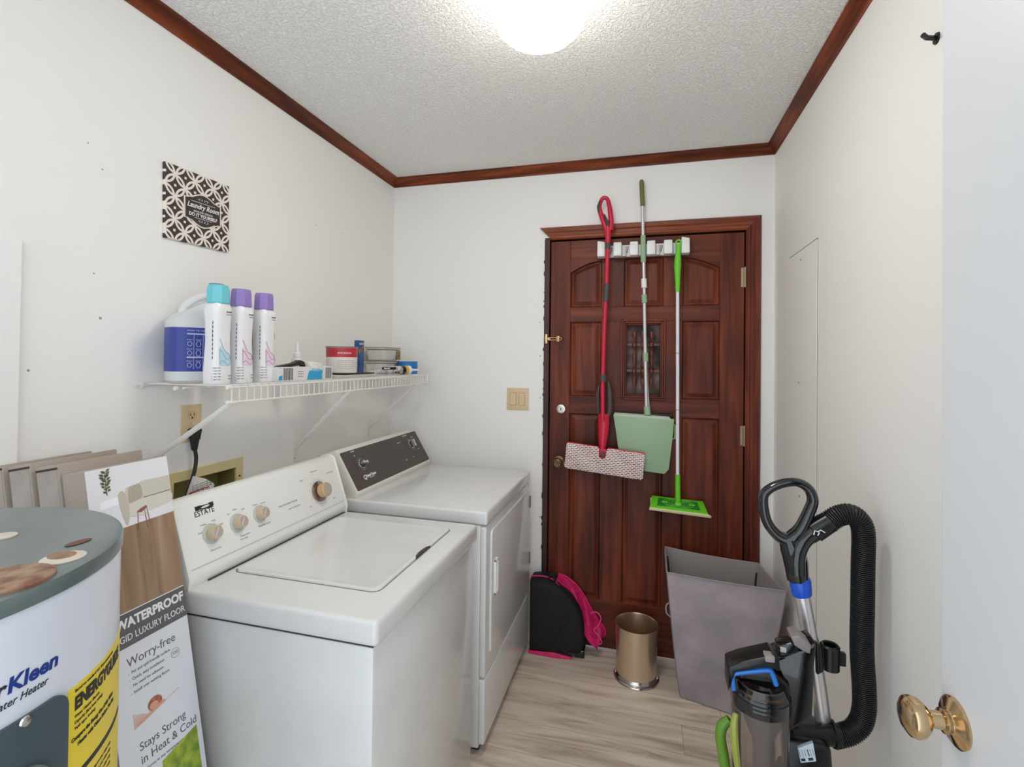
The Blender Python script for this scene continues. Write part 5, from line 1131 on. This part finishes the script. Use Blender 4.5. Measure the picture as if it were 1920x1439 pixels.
hm_ = frame(Q(1527, 994) + V((0, -.029, 0)), Q(1556, 978) - Q(1510, 1006), (0, 0, 1)); b = MB(); b.tube([hm_ @ V(p) for p in ((-.010, .003, 0), (-.002, .010, 0), (.002, .004, 0), (.010, .004, 0), (.014, -.006, 0))], .0013, 6); b.tube([hm_ @ V(p) for p in ((-.004, -.003, 0), (.004, .001, 0))], .0013, 6); b.build('white_mark', WHITE_TXT, cf, True)
# ribbed hose
hp_ = [(1552, 981), (1572, 968), (1595, 965), (1613, 980), (1619, 1005), (1618, 1060), (1617, 1140), (1616, 1220), (1620, 1290), (1620, 1330), (1612, 1358), (1594, 1374), (1570, 1381), (1560, 1382)]
cs, _ = curve([Q(x, y, VY + (.0 if i < 9 else -.02 * (i - 8) / 5)) for i, (x, y) in enumerate(hp_)], 14)
# resample to even steps
seg = [0]
for i in range(1, len(cs)): seg.append(seg[-1] + (cs[i] - cs[i - 1]).length)
tot = seg[-1]; nr = int(tot / .0048); ev = []; rv = []; j = 0
for i in range(nr * 3 + 1):
    s_ = tot * i / (nr * 3)
    while j < len(seg) - 2 and seg[j + 1] < s_: j += 1
    ev.append(cs[j].lerp(cs[j + 1], (s_ - seg[j]) / max(1e-9, seg[j + 1] - seg[j]))); rv.append(.0255 if i % 3 else .0222)
MB().tube(ev, rv, 18).build('ribbed_hose', mat('hose_black', (34, 34, 36), .4), vc, True, smooth=50)
MB().tube([Q(1498, 1085), Q(1500, 1089), Q(1503, 1112), Q(1504, 1116)], [.0235, .0250, .0235, .022], 24).build('blue_collar', mat('vivid_blue', (24, 84, 200), .3), vc, True)
MB().tube([Q(1503, 1112), Q(1524, 1225), Q(1535, 1290), Q(1545, 1365)], .0185, 20).build('wand', mat('polished_tube', (226, 222, 222), .32, .8), vc, True)
# upper body: angular housing
def slab(pts, y0, y1, mt, name, bev=.006, parent=vc, taper=0):
    c = sum((Q(x, y, VY) for x, y in pts), V()) / len(pts)
    b = MB(); pp = [(Q(x, y, y0).x, Q(x, y, y0).z) for x, y in pts]
    b.prism(pp, y1 - y0, frame((0, y1, 0), (1, 0, 0), (0, 0, 1)), bev, 3); return b.build(name, mt, parent, True)
slab([(1452, 1240), (1500, 1222), (1532, 1208), (1528, 1250), (1526, 1300), (1524, 1345), (1480, 1375), (1478, 1300)], -1.19, -1.115, BLACKG, 'motor_housing')
slab([(1366, 1252), (1390, 1243), (1450, 1230), (1462, 1238), (1464, 1262), (1440, 1252), (1380, 1262), (1370, 1290), (1366, 1300)], -1.25, -1.19, BLACK, 'top_cover', .004)
slab([(1384, 1264), (1440, 1256), (1452, 1262), (1482, 1290), (1490, 1365), (1470, 1375), (1400, 1330), (1388, 1300)], -1.205, -1.12, mat('dark_smoked', (30, 24, 22), .25), 'inner_housing', .006)
slab([(1459, 1213), (1486, 1206), (1498, 1212), (1500, 1228), (1462, 1234)], -1.185, -1.145, BLACKG, 'switch_housing', .004)
b = MB(); 
for (x0, y0, x1, y1) in ((1463, 1214, 1474, 1224),): p0, p1 = Q(x0, y0, -1.187), Q(x1, y1, -1.187); b.box((p0.x, -1.190, p1.z), (p1.x, -1.184, p0.z), .001, 1)
b.build('switch_button', mat('button_grey', (196, 192, 186), .4), vc, True)
p0, p1 = Q(1434, 1230, -1.25), Q(1452, 1242, -1.25); MB().box((p0.x, -1.256, p1.z), (p1.x, -1.23, p0.z + .002), .002).build('latch_button', mat('latch_grey', (150, 142, 136), .4), vc, True)
slab([(1484, 1196), (1500, 1193), (1522, 1212), (1519, 1228), (1506, 1222), (1490, 1212)], -1.20, -1.15, mat('grey_clip', (140, 132, 130), .35), 'wand_release', .003)
# cord hook ring
hk = Q(1556, 1231, VY); MB().lathe([(.015, -.032), (.021, -.030), (.022, .026), (.018, .030), (.014, .028), (.014, -.030), (.015, -.032)], T(*hk), 28, closed=True).box((.015, -.008, -.018), (.034, .008, .014), .003, M=T(*hk)).box((-.04, -.008, -.018), (-.016, .008, .010), .003, M=T(*hk)).build('accessory_clip', BLACK, vc, True)
slab([(1530, 1205), (1541, 1215), (1545, 1262), (1532, 1268)], -1.13, -1.08, BLACK, 'wand_holder', .004)
# tank handle (blue arch) and tank
TY = -1.24
MB().tube([Q(1375, 1292, TY), Q(1373, 1268, TY), Q(1378, 1262, TY), Q(1410, 1258, TY), Q(1440, 1256, TY), Q(1447, 1262, TY), Q(1455, 1284, TY)], .0062, 10, smooth=4, flat=1.4, upv=(0, 1, 0)).build('tank_handle', mat('bright_blue', (44, 122, 214), .3), vc, True)
tc_ = Q(1425, 1340, -1.20); tr = (Q(1482, 1340, -1.20).x - Q(1369, 1340, -1.20).x) / 2
TC = V((tc_.x, -1.20, 0)); zc0 = Q(1425, 1345, -1.20 - tr).z; zc1 = Q(1425, 1318, -1.20 - tr).z
b = MB().lathe([(tr * .99, zc0 - .010), (tr, zc0), (tr * 1.0, zc0 + .02), (tr * .97, zc1 - .012), (tr * .86, zc1), (tr * .80, zc1 + .010), (tr * .55, zc1 + .014), (0, zc1 + .014)], T(TC.x, TC.y, 0), 48); tk = b.build('tank_cap', BLACKG, vc, True)
b = MB()
for i in range(4): b.lathe([(tr * 1.0, zc0 + .002 + i * .009), (tr * 1.03, zc0 + .005 + i * .009), (tr * 1.0, zc0 + .008 + i * .009)], T(TC.x, TC.y, 0), 20, a0=-2.0, a1=-1.2)
b.build('grip_ridges', BLACKG, tk, True)
b = MB().lathe([(tr * .79, zc1 + .013), (tr * .82, zc1 + .004), (tr * .90, zc1 - .003)], T(TC.x, TC.y, 0), 32, a0=-2.6, a1=-.6); b.build('bronze_ring', mat('smoked_bronze', (96, 76, 62), .3, .6), tk, True)
TG = bpy.data.materials.new('clear_tank'); TG.use_nodes = True; nt = TG.node_tree; nt.nodes.clear(); o_ = nt.nodes.new('ShaderNodeOutputMaterial'); mxn = nt.nodes.new('ShaderNodeMixShader'); tr_ = nt.nodes.new('ShaderNodeBsdfTransparent'); gl_ = nt.nodes.new('ShaderNodeBsdfGlossy'); gl_.inputs['Roughness'].default_value = .08
mx2 = nt.nodes.new('ShaderNodeMixShader'); df = nt.nodes.new('ShaderNodeBsdfDiffuse'); df.inputs[0].default_value = lin((150, 138, 132)); mx2.inputs[0].default_value = .30
tr_.inputs[0].default_value = lin((232, 222, 214)); fr = nt.nodes.new('ShaderNodeFresnel'); fr.inputs[0].default_value = 1.45
nt.links.new(tr_.outputs[0], mx2.inputs[1]); nt.links.new(df.outputs[0], mx2.inputs[2]); nt.links.new(fr.outputs[0], mxn.inputs[0]); nt.links.new(mx2.outputs[0], mxn.inputs[1]); nt.links.new(gl_.outputs[0], mxn.inputs[2]); nt.links.new(mxn.outputs[0], o_.inputs[0])
MB().lathe([(tr * .98, zc0 - .006), (tr * .95, zc0 - .10), (tr * .92, zc0 - .26), (tr * .90, zc0 - .265), (0, zc0 - .265)], T(TC.x, TC.y, 0), 48).build('dirt_tank', TG, vc, True)
MB().lathe([(0, zc0 - .23), (tr * .30, zc0 - .23), (tr * .32, zc0 - .10), (tr * .62, zc0 - .055), (tr * .62, zc0 - .012), (0, zc0 - .012)], T(TC.x + .006, TC.y + .006, 0), 32).build('cyclone_core', mat('core_grey', (110, 106, 112), .4), vc, True)
MB().tube([Q(1380, 1338, -1.235), Q(1376, 1362, -1.245), Q(1378, 1400, -1.25), Q(1383, 1439, -1.25), Q(1385, 1470, -1.25)], [.006, .009, .009, .007, .006], 8, smooth=3).build('tank_side_strip', mat('lime_clear', (150, 158, 66), .3), vc, True)
MB().tube([Q(1368, 1350, -1.2), Q(1354, 1362, -1.2), Q(1351, 1385, -1.2), Q(1356, 1415, -1.2), Q(1362, 1460, -1.2), Q(1366, 1500, -1.2), Q(1380, 1530, -1.2)], [.010, .0125, .0125, .0125, .0125, .0125, .010], 14, smooth=5).build('green_side_rail', mat('vac_green', (96, 140, 36), .4), vc, True)
# hose inlet at the bottom
b = MB(); b.tube([Q(1482, 1375, -1.13), Q(1520, 1377, -1.125), Q(1556, 1378, -1.122)], [.024, .023, .024], 20); b.tube([Q(1562, 1377, -1.121), Q(1566, 1377.5, -1.121)], .031, 24); b.tube([Q(1554, 1377, -1.121), Q(1574, 1379, -1.12)], .0245, 20); b.build('hose_inlet', BLACK, vc, True)
p0 = Q(1508, 1500, -1.13); zb = Q(1500, 1385, -1.13).z
b = MB(); b.hexa([(1.60, -1.19, .10), (1.83, -1.19, .10), (1.83, -1.04, .10), (1.60, -1.04, .10), (1.70, -1.175, zb + .02), (1.80, -1.175, zb + .02), (1.80, -1.05, zb + .02), (1.70, -1.05, zb + .02)], .015, 3); lbody = b.build('lower_body', BLACK, vc, True)
MB().tube([(TC.x - .0, TC.y, zc0 - .262), (TC.x, TC.y, zc0 - .30), (TC.x + .03, TC.y + .04, .08)], [tr * .8, tr * .85, .06], 24).build('tank_seat', BLACK, vc, True)
# rating label on lower body
def lbl(px, py): return PP(px, py, V((1.75, -1.183, .35)), V((0, -1, .03)).normalized())
q0, q1, q2, q3 = lbl(1495, 1402), lbl(1524, 1392), lbl(1530, 1427), lbl(1501, 1430); nrm = V((0, -1, 0))
b = MB(); b.hexa([q3 + nrm * .003, q2 + nrm * .003, q2 + nrm * -.006, q3 + nrm * -.006, q0 + nrm * .003, q1 + nrm * .003, q1 + nrm * -.006, q0 + nrm * -.006], .0008, 1); lbv = b.build('rating_label', mat('label_pale_blue', (206, 220, 230), .5), vc, True)
b = MB(); LM_ = frame(q3 + nrm * .0035, q2 - q3, q0 - q3); lw = (q2 - q3).length; lh = (q0 - q3).length
b.box((.003, .004, 0), (.012, .010, .0004), M=LM_); b.box((lw * .55, .004, 0), (lw * .85, .010, .0004), M=LM_)
for i in range(6): b.box((.004 + i * .006, .014, 0), (.004 + i * .006 + (.002 if i == 3 else .0007), lh * .85, .0004), M=LM_)
b.build('label_lettering', DARK_TXT, lbv, True, smooth=0)
b = MB(); b.hexa([(1.55, -1.32, .012), (1.86, -1.32, .012), (1.86, -1.03, .012), (1.55, -1.03, .012), (1.565, -1.31, .055), (1.845, -1.31, .055), (1.82, -1.05, .12), (1.59, -1.05, .12)], .012, 3); b.build('floor_head', BLACKG, vc, True)
for x in (1.60, 1.81): MB().lathe([(0, -.012), (.028, -.012), (.030, 0), (.028, .012), (0, .012)], frame((x, -1.05, .030), (0, 1, 0), (0, 0, 1)), 20).build('wheel', BLACKR, vc, True)
MB().tube([(1.825, -1.08, .33), (1.845, -1.08, .31), (1.845, -1.08, .28), (1.825, -1.08, .26)], .005, 8, smooth=3).build('cord_hook', BLACK, vc, True)
